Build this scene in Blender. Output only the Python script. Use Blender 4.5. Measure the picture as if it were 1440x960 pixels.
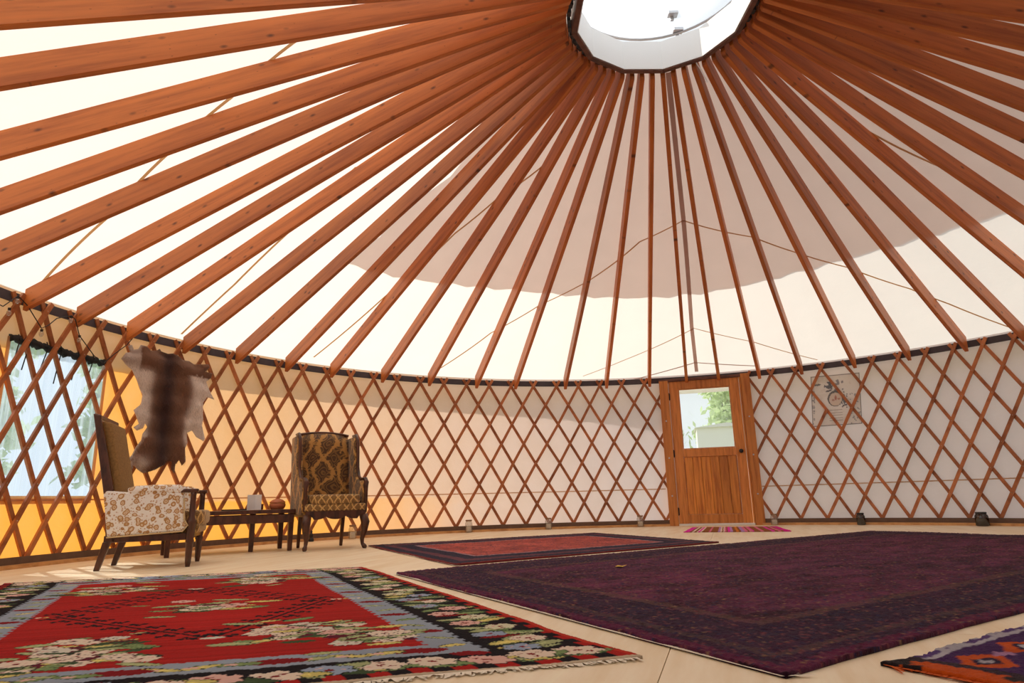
import bpy, math, random
import numpy as np
from mathutils import Vector, Matrix
from mathutils.geometry import delaunay_2d_cdt

for o in list(bpy.data.objects): bpy.data.objects.remove(o)
SC = bpy.context.scene
COL = SC.collection
random.seed(7); RNG = np.random.default_rng(7)
PI = math.pi
def rad(a): return math.radians(a)
def lin(r, g, b):
    f = lambda c: c/12.92 if c <= .04045 else ((c+.055)/1.055)**2.4
    return (f(r/255), f(g/255), f(b/255))

# ------------------------------------------------------------------ camera
cam_d = bpy.data.cameras.new('camera'); cam = bpy.data.objects.new('camera', cam_d); COL.objects.link(cam)
cam_d.sensor_fit = 'HORIZONTAL'; cam_d.sensor_width = 36; cam_d.lens = 22.965
cam_d.clip_start = .05; cam_d.clip_end = 200
p, q = rad(13.584), rad(-1.465)
Fv = Vector((0, math.cos(p), math.sin(p))); U0 = Vector((0, -math.sin(p), math.cos(p))); X0 = Vector((1, 0, 0))
Xv = math.cos(q)*X0 + math.sin(q)*U0; Uv = -math.sin(q)*X0 + math.cos(q)*U0
M = Matrix((Xv, Uv, -Fv)).transposed().to_4x4(); M.translation = Vector((-1.2831, -4.5410, .4281))
cam.matrix_world = M
SC.camera = cam

# ------------------------------------------------------------------ sky, sun, exposure
W = bpy.data.worlds.new('sky'); SC.world = W; W.use_nodes = True
bgn = W.node_tree.nodes['Background']; bgn.inputs[0].default_value = (.90, .95, 1.0, 1); bgn.inputs[1].default_value = .95
sun_d = bpy.data.lights.new('sun', 'SUN'); sun = bpy.data.objects.new('sun', sun_d); COL.objects.link(sun)
sun_d.energy = 4.9; sun_d.angle = rad(1.2); sun_d.color = (1, .92, .80)
SUN_AZ, SUN_EL = rad(152), rad(40)
sv = Vector((math.cos(SUN_AZ)*math.cos(SUN_EL), math.sin(SUN_AZ)*math.cos(SUN_EL), math.sin(SUN_EL)))
sun.rotation_euler = sv.to_track_quat('Z', 'Y').to_euler(); sun.location = sv*20
vs = SC.view_settings
vs.view_transform = 'Standard'; vs.look = 'None'; vs.gamma = 1; vs.use_curve_mapping = False; vs.exposure = 0.14

# ------------------------------------------------------------------ helpers
def obj(name, mesh, material=None, parent=None, loc=None, rotz=None):
    o = bpy.data.objects.new(name, mesh); COL.objects.link(o)
    if material is not None and mesh is not None and len(mesh.materials) == 0: mesh.materials.append(material)
    if parent is not None: o.parent = parent
    if loc is not None: o.location = loc
    if rotz is not None: o.rotation_euler = (0, 0, rotz)
    return o
def empty(name, loc=(0, 0, 0), rotz=0):
    o = bpy.data.objects.new(name, None); COL.objects.link(o); o.location = loc; o.rotation_euler = (0, 0, rotz); o.empty_display_size = .1
    return o
def tag(o, label=None, cat=None, group=None, kind=None):
    if label: o['label'] = label
    if cat: o['category'] = cat
    if group: o['group'] = group
    if kind: o['kind'] = kind
    return o
class MB:
    def __init__(s): s.v = []; s.f = []
    def add(s, vs, fs):
        n = len(s.v); s.v += [tuple(v) for v in vs]; s.f += [tuple(i+n for i in f) for f in fs]; return s
    def box(s, c, d, rz=0, mat=None):
        x, y, z = d[0]/2, d[1]/2, d[2]/2
        vs = [Vector((a*x, b*y, e*z)) for a in(-1, 1) for b in(-1, 1) for e in(-1, 1)]
        if rz: vs = [Matrix.Rotation(rz, 3, 'Z') @ v for v in vs]
        if mat: vs = [mat @ v for v in vs]
        vs = [v+Vector(c) for v in vs]
        return s.add(vs, [(0, 1, 3, 2), (4, 6, 7, 5), (0, 4, 5, 1), (2, 3, 7, 6), (0, 2, 6, 4), (1, 5, 7, 3)])
    def loft(s, rings, cap=True, closed=True):
        n = len(rings[0]); vs = [v for r in rings for v in r]; fs = []
        for k in range(len(rings)-1):
            for i in range(n if closed else n-1):
                j = (i+1) % n; fs.append((k*n+i, k*n+j, (k+1)*n+j, (k+1)*n+i))
        if cap: fs += [tuple(range(n))[::-1], tuple((len(rings)-1)*n+i for i in range(n))]
        return s.add(vs, fs)
    def prism(s, poly, axis, a, b):
        """poly: 2D outline, extruded along axis (0 x,1 y,2 z) from a to b"""
        def P(u, w, t): return [(t, u, w), (u, t, w), (u, w, t)][axis]
        return s.loft([[P(u, w, a) for u, w in poly], [P(u, w, b) for u, w in poly]])
    def tube(s, pts, rads, n=8, cap=True):
        pts = [Vector(p_) for p_ in pts]; rings = []
        if not isinstance(rads, (list, tuple)): rads = [rads]*len(pts)
        up = None
        for i, p_ in enumerate(pts):
            t = (pts[min(i+1, len(pts)-1)]-pts[max(i-1, 0)]).normalized()
            if up is None:
                up = Vector((0, 0, 1)) if abs(t.z) < .9 else Vector((1, 0, 0))
            a = t.cross(up).normalized(); up = a.cross(t).normalized(); b = up
            rings.append([p_+(a*math.cos(2*PI*k/n)+b*math.sin(2*PI*k/n))*rads[i] for k in range(n)])
        return s.loft(rings, cap)
    def lathe(s, prof, n=20, c=(0, 0, 0)):
        rings = [[(c[0]+r*math.cos(2*PI*k/n), c[1]+r*math.sin(2*PI*k/n), c[2]+z) for k in range(n)] for r, z in prof]
        return s.loft(rings, True)
    def mesh(s, name, smooth=False):
        m = bpy.data.meshes.new(name); m.from_pydata(s.v, [], s.f); m.update()
        if smooth: m.polygons.foreach_set('use_smooth', [True]*len(m.polygons))
        return m
    def build(s, name, material, parent=None, smooth=False, bevel=0, subd=0, loc=None, rotz=None):
        o = obj(name, s.mesh(name, smooth), material, parent, loc, rotz)
        fixn(o.data)
        if bevel:
            md = o.modifiers.new('bevel', 'BEVEL'); md.width = bevel; md.segments = 2; md.limit_method = 'ANGLE'; md.angle_limit = rad(35)
        if subd:
            md = o.modifiers.new('subd', 'SUBSURF'); md.levels = subd; md.render_levels = subd
        return o
def fixn(m):
    import bmesh
    b = bmesh.new(); b.from_mesh(m); bmesh.ops.recalc_face_normals(b, faces=b.faces); b.to_mesh(m); b.free()
def pad(s, c, d, r, n=4):
    """soft cushion: rounded box (superellipsoid-ish) with many rings"""
    rings = []; nz, na = 10, 28
    for k in range(nz+1):
        t = -1+2*k/nz; zz = math.copysign(abs(math.sin(t*PI/2))**.8, t)
        w = max(0, 1-abs(zz)**4)**.25
        sc_x = d[0]/2 - r*(1-w); sc_y = d[1]/2 - r*(1-w)
        ring = []
        for i in range(na):
            a = 2*PI*i/na; ca, sa = math.cos(a), math.sin(a)
            ring.append((c[0]+sc_x*math.copysign(abs(ca)**.35, ca), c[1]+sc_y*math.copysign(abs(sa)**.35, sa), c[2]+zz*d[2]/2))
        rings.append(ring)
    return s.loft(rings)
MB.pad = pad

# ------------------------------------------------------------------ materials (node based)
class NT:
    def __init__(s, name):
        s.m = bpy.data.materials.new(name); s.m.use_nodes = True; s.t = s.m.node_tree; s.t.nodes.clear()
        s.out = s.t.nodes.new('ShaderNodeOutputMaterial')
    def n(s, typ, **kw):
        nd = s.t.nodes.new('ShaderNode'+typ)
        for k, v in kw.items():
            if k.startswith('i_'):
                key = k[2:]; key = int(key) if key.isdigit() else key.replace('_', ' ')
                s.set(nd.inputs[key], v)
            else: setattr(nd, k, v)
        return nd
    def set(s, inp, v):
        if isinstance(v, bpy.types.NodeSocket): s.t.links.new(v, inp)
        elif isinstance(v, tuple) and len(v) == 3 and inp.type == 'RGBA': inp.default_value = (*v, 1)
        else: inp.default_value = v
    def ramp(s, fac, stops, interp='LINEAR'):
        nd = s.t.nodes.new('ShaderNodeValToRGB'); nd.color_ramp.interpolation = interp
        el = nd.color_ramp.elements
        while len(el) < len(stops): el.new(.5)
        for e, (p_, c) in zip(el, stops):
            e.position = p_; e.color = (*c, 1) if not isinstance(c, (int, float)) else (c, c, c, 1)
        s.t.links.new(fac, nd.inputs[0]); return nd.outputs[0]
    def mix(s, a, b, fac, blend='MIX'):
        nd = s.t.nodes.new('ShaderNodeMix'); nd.data_type = 'RGBA'; nd.blend_type = blend
        s.set(nd.inputs[0], fac); s.set(nd.inputs[6], a); s.set(nd.inputs[7], b); return nd.outputs[2]
    def math(s, op, a, b=0.0):
        nd = s.t.nodes.new('ShaderNodeMath'); nd.operation = op; s.set(nd.inputs[0], a); s.set(nd.inputs[1], b); return nd.outputs[0]
    def coord(s, scale=(1, 1, 1), kind='Object', loc=(0, 0, 0)):
        tc = s.n('TexCoord'); mp = s.n('Mapping'); s.t.links.new(tc.outputs[kind], mp.inputs[0])
        mp.inputs['Scale'].default_value = scale; mp.inputs['Location'].default_value = loc; return mp.outputs[0]
    def noise(s, co, scale=5, detail=3, rough=.5): return s.n('TexNoise', i_Vector=co, i_Scale=scale, i_Detail=detail, i_Roughness=rough).outputs[0]
    def bump(s, h, strength=.3, dist=.01): return s.n('Bump', i_Height=h, i_Strength=strength, i_Distance=dist).outputs[0]
    def bsdf(s, **kw):
        b = s.n('BsdfPrincipled')
        for k, v in kw.items(): s.set(b.inputs[k.replace('_', ' ')], v)
        s.t.links.new(b.outputs[0], s.out.inputs[0]); return b
    def surf(s, sh): s.t.links.new(sh, s.out.inputs[0]); return s.m
def plain(name, col, rough=.5, metal=0., noise=0, nscale=20):
    t = NT(name)
    if noise:
        h = t.noise(t.coord(), nscale); c = t.mix(tuple(x*(1-noise) for x in col), tuple(min(1, x*(1+noise)) for x in col), h)
        t.bsdf(Base_Color=c, Roughness=rough, Metallic=metal, Normal=t.bump(h, .15, .003))
    else: t.bsdf(Base_Color=col, Roughness=rough, Metallic=metal)
    return t.m
def wood(name, dark, light, scale=(1, 14, 14), knots=False, rough=.45, rnd=.25, kscale=(.9, 4.2, 4.2), loc=(0, 0, 0)):
    t = NT(name); info = t.n('ObjectInfo')
    off = t.n('VectorMath', operation='SCALE', i_0=(17.3, 9.1, 4.7)); t.set(off.inputs['Scale'], info.outputs['Random'])
    tc = t.n('TexCoord'); ad = t.n('VectorMath', operation='ADD'); t.set(ad.inputs[0], tc.outputs['Object']); t.set(ad.inputs[1], off.outputs[0])
    mp = t.n('Mapping'); t.set(mp.inputs[0], ad.outputs[0]); mp.inputs['Scale'].default_value = scale
    g = t.noise(mp.outputs[0], 2.2, 5, .6)
    c = t.ramp(g, [(.32, dark), (.55, light), (.75, tuple(min(1, x*1.12) for x in light))])
    if knots:
        mk = t.n('Mapping'); t.set(mk.inputs[0], ad.outputs[0]); mk.inputs['Scale'].default_value = kscale
        v = t.n('TexVoronoi', i_Vector=mk.outputs[0], i_Scale=1.6)
        k = t.ramp(v.outputs['Distance'], [(.05, 1.), (.16, 0.)])
        c = t.mix(c, tuple(x*.22 for x in dark), t.math('MULTIPLY', k, .85))
        m2 = t.n('Mapping'); t.set(m2.inputs[0], ad.outputs[0]); m2.inputs['Scale'].default_value = (kscale[0]*2.3, kscale[1], kscale[2]*2.3)
        v2 = t.n('TexVoronoi', i_Vector=m2.outputs[0], i_Scale=1.7)
        c = t.mix(c, tuple(x*.3 for x in dark), t.math('MULTIPLY', t.ramp(v2.outputs['Distance'], [(.03, 1.), (.10, 0.)]), .6))
    br = t.math('ADD', t.math('MULTIPLY', info.outputs['Random'], 2*rnd), 1-rnd)
    hs = t.n('HueSaturation', i_Color=c); t.set(hs.inputs['Value'], br)
    t.bsdf(Base_Color=hs.outputs[0], Roughness=rough, Normal=t.bump(g, .12, .004))
    return t.m
def fabric(name, refl, trans, fac, mott=.12, nscale=3., bump=.25):
    """thin cloth: part of the light is scattered back, part comes through"""
    t = NT(name); co = t.coord()
    h = t.noise(co, nscale, 5, .6); h2 = t.noise(co, 60, 2)
    k = lambda c, s_: tuple(min(1, x*s_) for x in c)
    nb = t.bump(t.math('ADD', h, t.math('MULTIPLY', h2, .1)), bump, .03)
    d = t.n('BsdfDiffuse', i_Color=t.mix(k(refl, 1-mott), k(refl, 1+mott*.5), h), i_Normal=nb)
    tr = t.n('BsdfTranslucent', i_Color=t.mix(k(trans, 1-mott), k(trans, 1+mott*.5), h), i_Normal=nb)
    mx = t.n('MixShader'); t.set(mx.inputs[0], fac); t.t.links.new(d.outputs[0], mx.inputs[1]); t.t.links.new(tr.outputs[0], mx.inputs[2])
    return t.surf(mx.outputs[0])
def attr_mat(name, rough=.9, nscale=180, bump=.5, mul=.25, sheen=.2):
    t = NT(name); a = t.n('Attribute', attribute_name='Col'); co = t.coord()
    h = t.noise(co, nscale, 3, .7)
    c = t.mix(a.outputs[0], (0, 0, 0), t.math('MULTIPLY', h, mul))
    t.bsdf(Base_Color=c, Roughness=rough, Sheen_Weight=sheen, Normal=t.bump(h, bump, .006), Specular_IOR_Level=.1)
    return t.m

M_rafter = wood('fir_rafter', lin(170, 90, 38), lin(204, 118, 54), scale=(.6, 9, 9), knots=True, rnd=.15, kscale=(3.2, .5, 7.))
M_slat = wood('fir_slat', lin(146, 84, 48), lin(186, 116, 70), scale=(3, 3, 3), rnd=.22)
M_door = wood('door_fir', lin(182, 108, 46), lin(216, 142, 70), scale=(14, 14, 1), rnd=.14, rough=.35)
M_plank = wood('door_plank_fir', lin(166, 88, 28), lin(222, 146, 64), scale=(12, 12, .8), rnd=.18, rough=.35)
M_ply = wood('plywood', lin(240, 216, 178), lin(250, 232, 202), scale=(.6, 5, 5), rnd=.03, rough=.5)
M_curb = wood('curb_wood', lin(190, 135, 80), lin(222, 170, 112), scale=(4, 4, 9), rnd=.03)
M_darkwood = wood('dark_walnut', lin(52, 28, 18), lin(92, 54, 36), scale=(9, 9, 3), rnd=.08, rough=.3)
M_ringwood = wood('ring_wood', lin(72, 42, 34), lin(108, 66, 52), scale=(5, 5, 9), rnd=.05)
M_roof = fabric('roof_canvas', (.80, .77, .72), (.93, .88, .80), .50, .05, 2.0)
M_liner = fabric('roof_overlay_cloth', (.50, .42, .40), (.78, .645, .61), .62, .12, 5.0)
M_wallc = None
M_seam = fabric('seam_tape', (.66, .50, .38), (.88, .66, .42), .62)
M_seam2 = fabric('wide_seam_tape', (.60, .50, .48), (.80, .64, .58), .60)
M_gap = plain('dark_gap_strip', lin(74, 66, 72), .8, noise=.25)
M_basestrip = plain('dark_base_strip', lin(112, 90, 76), .7, noise=.25)
M_black = plain('black_metal', (.012, .012, .014), .4)
M_dirtydark = plain('dark_mesh_roll', (.02, .025, .03), .8, noise=.4)
M_white = plain('white_paint', (.85, .85, .84), .5)
M_steel = plain('galvanised_steel', (.55, .55, .57), .35, 1.)
M_rivet = plain('rivet', (.5, .38, .28), .4, .6)
def wall_material():
    t = NT('wall_canvas'); co = t.coord()
    sep = t.n('SeparateXYZ', i_Vector=co)
    h = t.noise(co, 2.2, 5, .6); h2 = t.noise(co, 45, 2)
    # the skirt below the seam and the panel next to the window are a single thinner orange layer; skirt orange painted on the sunlit side only
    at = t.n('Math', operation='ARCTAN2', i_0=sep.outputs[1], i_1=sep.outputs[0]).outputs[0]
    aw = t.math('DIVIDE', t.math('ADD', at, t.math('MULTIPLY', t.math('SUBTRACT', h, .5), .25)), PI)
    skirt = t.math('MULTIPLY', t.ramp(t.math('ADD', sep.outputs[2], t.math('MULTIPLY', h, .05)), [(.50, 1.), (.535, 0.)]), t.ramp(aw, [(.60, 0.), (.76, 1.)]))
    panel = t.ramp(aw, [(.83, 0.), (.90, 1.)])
    sun_warm = t.ramp(aw, [(.46, 0.), (.80, 1.)])  # warm sunlit side and cool far side put into the canvas colour
    top = t.ramp(t.math('MULTIPLY', sep.outputs[2], .5), [(.86, 1.), (.89, 0.)])  # eave shade put into the canvas: panel orange cut near the top
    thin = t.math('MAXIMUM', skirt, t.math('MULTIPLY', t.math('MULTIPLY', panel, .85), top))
    trc = t.mix(t.mix((.88, .79, .82), (.96, .58, .28), sun_warm), (.98, .44, .06), thin)
    rfc = t.mix(t.mix((.87, .82, .86), (.82, .70, .63), sun_warm), (.70, .54, .38), t.math('MULTIPLY', thin, .5))
    rfc = t.mix(rfc, t.mix((.77, .71, .73), (.68, .56, .48), sun_warm), t.math('MULTIPLY', t.ramp(h, [(.45, 0.), (.75, 1.)]), .5))
    nb = t.bump(t.math('ADD', h, t.math('MULTIPLY', h2, .08)), .35, .04)
    d = t.n('BsdfDiffuse', i_Color=rfc, i_Normal=nb); tr = t.n('BsdfTranslucent', i_Color=trc, i_Normal=nb)
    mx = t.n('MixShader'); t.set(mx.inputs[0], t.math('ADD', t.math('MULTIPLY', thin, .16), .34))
    t.t.links.new(d.outputs[0], mx.inputs[1]); t.t.links.new(tr.outputs[0], mx.inputs[2]); return t.surf(mx.outputs[0])
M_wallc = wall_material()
def glass(name, col, haze, hazecol, gloss=.06):
    t = NT(name); a = t.n('BsdfTransparent', i_Color=col); b = t.n('BsdfTranslucent', i_Color=hazecol); g = t.n('BsdfGlossy', i_Roughness=.08)
    m1 = t.n('MixShader'); t.set(m1.inputs[0], haze); t.t.links.new(a.outputs[0], m1.inputs[1]); t.t.links.new(b.outputs[0], m1.inputs[2])
    m2 = t.n('MixShader'); t.set(m2.inputs[0], gloss); t.t.links.new(m1.outputs[0], m2.inputs[1]); t.t.links.new(g.outputs[0], m2.inputs[2])
    return t.surf(m2.outputs[0])
M_glass = glass('door_glass', (.98, 1., .99), .08, (.9, .95, .93))
M_jar = glass('jar_glass', (.94, .94, .93), .05, (.9, .9, .88), .10)
M_dome = glass('dome_acrylic', (1, 1, 1), .30, (.95, .97, 1), .04)
def vinyl_material():
    t = NT('window_vinyl'); co = t.coord((1, 1, 1))
    st = t.noise(t.coord((9, 9, .25)), 2.4, 3, .6)
    a = t.n('BsdfTransparent', i_Color=(.74, .84, .92)); b = t.n('BsdfTranslucent', i_Color=(.46, .55, .68)); g = t.n('BsdfGlossy', i_Roughness=.2)
    m1 = t.n('MixShader'); t.set(m1.inputs[0], t.ramp(st, [(.38, .22), (.62, .62)])); t.t.links.new(a.outputs[0], m1.inputs[1]); t.t.links.new(b.outputs[0], m1.inputs[2])
    m2 = t.n('MixShader'); t.set(m2.inputs[0], .05); t.t.links.new(m1.outputs[0], m2.inputs[1]); t.t.links.new(g.outputs[0], m2.inputs[2])
    return t.surf(m2.outputs[0])
M_vinyl = vinyl_material()

# ------------------------------------------------------------------ yurt dimensions
R = 5.373
def zb(r): return 4.18 - .474*(r-.78)           # underside of the rafters
def zf(r): return zb(r) + .19                  # roof canvas
def pol(r, a, z): return (r*math.cos(rad(a)), r*math.sin(rad(a)), z)
WIN = (163.6, 174.0, .54, 1.81)
WINS = [WIN, (212., 226., .54, 1.81), (246., 262., .54, 1.81), (286., 300., .54, 1.81)]  # last three are unseen, added behind the camera to light surfaces facing it
DOOR = (66.7, 79.7, 0., 2.10)

# ---- floor
def clip_circle(poly, Rc, n=72):
    for k in range(n):
        a = 2*PI*(k+.5)/n; nx, ny = math.cos(a), math.sin(a); d = Rc*math.cos(PI/n)
        out = []
        for i in range(len(poly)):
            P, Q = poly[i], poly[(i+1) % len(poly)]
            sp, sq = P[0]*nx+P[1]*ny-d, Q[0]*nx+Q[1]*ny-d
            if sp <= 0: out.append(P)
            if sp*sq < 0:
                t = sp/(sp-sq); out.append((P[0]+t*(Q[0]-P[0]), P[1]+t*(Q[1]-P[1])))
        poly = out
        if len(poly) < 3: return []
    return poly
fl = MB().lathe([(R+.12, -.20), (R+.12, -.02)], 72).build('floor', M_curb); tag(fl, kind='structure')
fa = rad(72.5); fx, fy = Vector((math.cos(fa), math.sin(fa))), Vector((math.sin(fa), -math.cos(fa)))
f0 = Vector((-.92, -2.73))
for i in range(-6, 7):
    for j in range(-7, 8):
        off = 1.22 if j % 2 else 0
        c = [f0+fx*(i*2.44+off+.6+a*2.437)+fy*(j*1.22+b*1.217) for a, b in((0, 0), (1, 0), (1, 1), (0, 1))]
        poly = clip_circle([tuple(v) for v in c], R-.03)
        if len(poly) < 3: continue
        xs = [v[0] for v in poly]; ys = [v[1] for v in poly]
        cc = Vector((sum(xs)/len(xs), sum(ys)/len(ys)))
        rot = Matrix.Rotation(-fa, 2)
        loc = [rot @ (Vector(v)-cc) for v in poly]
        MB().prism([(v.x, v.y) for v in loc], 2, -.0195, 0).build('plywood_sheet', M_ply, fl, loc=(cc.x, cc.y, 0), rotz=fa)

def ring_strip(r0, r1, z0, z1, a0=0, a1=360, n=144):
    """closed section bent around the wall"""
    mb = MB(); full = abs(a1-a0) >= 360; k = n if full else n+1
    rings = [[pol(r0, a, z0), pol(r1, a, z0), pol(r1, a, z1), pol(r0, a, z1)] for a in [a0+(a1-a0)*i/n for i in range(k)]]
    if full: rings.append(rings[0])
    return mb.loft(rings, not full)
tag(ring_strip(R-.15, R+.06, 0, .03, 80.0, 426.4).build('baseboard_curb', M_curb), kind='structure')
tag(ring_strip(R-.085, R-.07, .03, .085, 80.0, 426.4).build('baseboard_strip', M_basestrip), kind='structure')

# ---- canvas wall with openings
azs = sorted(set([round(1.25*i, 3) for i in range(288)] + [DOOR[0], DOOR[1]] + [w_[i_] for w_ in WINS for i_ in(0, 1)]))
zs = [-.06, .12, .3, .5, WIN[2], .8, 1.1, 1.4, 1.65, WIN[3], 2.0, DOOR[3], 2.205]
mb = MB(); na = len(azs)
for z in zs:
    for a in azs:
        w = .006*math.sin(a*1.7+z*2)+.004*math.sin(a*5.1)
        if z > 2.05 or z < .05: w = 0
        mb.v.append(pol(R+w, a, z))
for k in range(len(zs)-1):
    for i in range(na):
        j = (i+1) % na; am = azs[i]+.01; zm = (zs[k]+zs[k+1])/2
        if any(w_[0] < am < w_[1] and w_[2] < zm < w_[3] for w_ in WINS): continue
        if DOOR[0] < am < DOOR[1] and DOOR[2] < zm+.1 and zm < DOOR[3]: continue
        mb.f.append((k*na+i, k*na+j, (k+1)*na+j, (k+1)*na+i))
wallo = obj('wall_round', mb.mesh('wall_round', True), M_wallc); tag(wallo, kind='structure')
ring_strip(R-.012, R-.006, .515, .528, 80.2, 426).build('wall_seam', M_seam, wallo)
tag(ring_strip(R-.03, R-.018, 2.085, 2.165).build('trim_1', M_gap), kind='structure')  # dark strip coloured as the shadowed gap between wall top and roof

# ---- lattice
L_cols = [174.3, 171.3, 168.3, 165.1, 162.1, 158.7, 155.3, 151.8, 148.5, 144.9, 141.4, 137.8, 134.1, 130.4, 126.8, 123.1, 119.3, 115.4, 111.7, 107.9, 104.3, 100.6, 96.7, 93.1, 89.6, 86.0, 82.3]
R_cols = [62.8, 59.3, 55.7, 52.3, 48.8, 45.5, 42.1, 38.8, 35.4, 32.0]
seq = [62.8+3.5*k for k in(4, 3, 2, 1)] + R_cols
stp = (32.0-(174.3-360))/62
seq += [32.0-stp*k for k in range(1, 62)]
seq += [a-360 for a in L_cols] + [82.3-360-3.6*k for k in(1, 2, 3, 4)]
idx = np.arange(len(seq)); seq = np.array(seq)
def colaz(i):
    if i < 0: return seq[0]+3.5*(-i)
    if i > len(seq)-1: return seq[-1]-3.6*(i-len(seq)+1)
    return float(np.interp(i, idx, seq))
ZR0, ZR1 = .075, 2.085; DZ = (ZR1-ZR0)/7
A_HI, A_LO = DOOR[0]-.1, DOOR[1]-360+.1
lat = empty('wall_lattice'); tag(lat, kind='structure')
rivets = MB()
def make_slat(i, s, k_hi=7.28):
    """s=+1: leans to the right going up seen from inside; s=-1 the other way. row k in 0..7"""
    rr = R-.060 if s > 0 else R-.034
    ks = [-.10]+[.875*j for j in range(1, 8)]+[7.0, 7.28]
    ks = [-.10, 1, 2, 3, 4, 5, 6, k_hi] if k_hi >= 7 else [k for k in [-.10, 1, 2, 3, 4, 5] if k < k_hi]+[k_hi]
    pts = []
    def at(k): return colaz(i-s*(7-k)/2), ZR0+k*DZ
    out = []
    for a, b in zip(ks[:-1], ks[1:]):
        (a0, z0), (a1, z1) = at(a), at(b)
        t0, t1 = 0., 1.
        for bound, sg in((A_HI, 1), (A_LO, -1)):
            d0, d1 = sg*(a0-bound), sg*(a1-bound)
            if d0 > 0 and d1 > 0: t0 = 2
            elif d0 > 0: t0 = max(t0, d0/(d0-d1))
            elif d1 > 0: t1 = min(t1, d0/(d0-d1))
        if t0 >= t1: continue
        for t in(t0, t1):
            P = (a0+(a1-a0)*t, z0+(z1-z0)*t)
            if not out or abs(out[-1][1]-P[1]) > 1e-4: out.append(P)
    if len(out) < 2 or out[-1][1]-out[0][1] < .05: return
    mb = MB(); rings = []; w, t = .037, .022
    P3 = [Vector(pol(rr, a, z)) for a, z in out]
    for n_, (a, z) in enumerate(out):
        T = (P3[min(n_+1, len(out)-1)]-P3[max(0, n_-1)]).normalized(); N = Vector(pol(1, a, 0)); T = (T-N*T.dot(N)).normalized(); Wd = N.cross(T)
        rings.append([P3[n_]+Wd*sx*w/2+N*sy*t/2 for sx, sy in((-1, -1), (1, -1), (1, 1), (-1, 1))])
    mb.loft(rings); mb.build('slat', M_slat, lat)
MISS = 4+3
for i in range(-4, len(seq)+4):
    for s in(1, -1):
        if s > 0 and i == MISS: make_slat(i, s, 5.05)
        else: make_slat(i, s)
for i in range(0, len(seq)):
    for k in range(0, 8):
        a = colaz(i-(7-k)/2); z = ZR0+k*DZ
        if not (A_LO+.3 < a < A_HI-.3): continue
        c = Vector(pol(R-.0725, a, z)); N = Vector(pol(1, a, 0)); T = Vector((0, 0, 1)); S = N.cross(T)
        rivets.add([c+(T*math.cos(x)+S*math.sin(x))*.007 for x in(.5, 2.07, 3.64, 5.21)]+[c-N*.005], [(0, 1, 4), (1, 2, 4), (2, 3, 4), (3, 0, 4)])
ro = rivets.build('rivets', M_rivet, lat); ro['kind'] = 'stuff'

# ---- roof
mb = MB(); NA = 200
rs = [.73, 1.2, 2.0, 3.0, 4.0, 4.8, R, R+.25]
for r in rs:
    for i in range(NA):
        a = 360*i/NA; mb.v.append(pol(r, a, zf(r)+(.006*math.sin(a*.7+r*3) if 1 < r < 5 else 0)))
for i in range(NA): mb.v.append(pol(R+.262, 360*i/NA, zf(R+.25)-.13))
for k in range(len(rs)):
    for i in range(NA):
        j = (i+1) % NA; mb.f.append((k*NA+i, (k+1)*NA+i, (k+1)*NA+j, k*NA+j))
roof = obj('ceiling', mb.mesh('ceiling', True), M_roof); tag(roof, kind='structure')
# second cloth laid over the upper roof on the far and right side, extended out of view to darken the right rafters
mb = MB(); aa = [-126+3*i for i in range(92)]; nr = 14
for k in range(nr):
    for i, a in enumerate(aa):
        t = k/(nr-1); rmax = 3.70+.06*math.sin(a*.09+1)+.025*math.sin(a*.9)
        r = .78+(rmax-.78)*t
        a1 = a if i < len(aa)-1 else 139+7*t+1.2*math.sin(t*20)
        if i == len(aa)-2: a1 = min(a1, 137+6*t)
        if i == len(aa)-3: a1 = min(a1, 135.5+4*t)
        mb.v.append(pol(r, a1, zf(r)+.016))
n_ = len(aa)
for k in range(nr-1):
    for i in range(n_-1): mb.f.append((k*n_+i, k*n_+i+1, (k+1)*n_+i+1, (k+1)*n_+i))
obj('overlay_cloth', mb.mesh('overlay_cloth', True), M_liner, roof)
# seams of the roof canvas
seams = [([(.9, 73.6), (2.56, 73.5), (4.32, 74.0), (5.3, 73.9)], .05),
 ([(5.40, 84.0), (5.09, 74.0), (5.3, 64.3)], .045),
 ([(5.28, 92.3), (4.93, 85.5), (4.37, 73.6), (4.77, 64.3), (5.31, 56.0)], .022),
 ([(5.27, 117.3), (4.4, 110.9), (3.83, 103.5), (3.39, 94.5), (2.82, 84.3), (2.58, 73.6), (2.99, 58.8), (3.35, 52.1), (3.75, 45.3), (4.31, 39.0), (4.69, 36.0), (5.29, 32.1)], .024),
 ([(5.23, 136.8), (4.05, 133.8), (2.95, 129.8), (2.4, 125.6), (1.9, 118)], .022),
 ([(5.28, 155.5), (4.45, 156.7), (3.63, 158.7), (2.8, 162)], .022),
 ([(5.3, 173.0), (4.85, 175.5), (4.38, 178.1), (3.74, 183.9), (3.24, 189.4), (2.72, 198.1)], .022),
 ([(2.2, 24.), (2.56, 22.3), (2.98, 20.1), (3.77, 18.5), (5.2, 16.5)], .022)]
for pts, w in seams:
    P = []
    for (r0, a0), (r1, a1) in zip(pts[:-1], pts[1:]):
        for k in range(6): t = k/6; P.append((r0+(r1-r0)*t, a0+(a1-a0)*t))
    P.append(pts[-1])
    V = [Vector(pol(r, a, zf(r)-.010)) for r, a in P]; rings = []
    for n_, v in enumerate(V):
        T = (V[min(n_+1, len(V)-1)]-V[max(n_-1, 0)]).normalized(); S = T.cross(Vector((0, 0, 1))).normalized()
        rings.append([v+S*w/2, v-S*w/2, v-S*w/2+Vector((0, 0, .002)), v+S*w/2+Vector((0, 0, .002))])
    MB().loft(rings).build('roof_seam', M_seam if w < .03 else M_seam2, roof)
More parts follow.
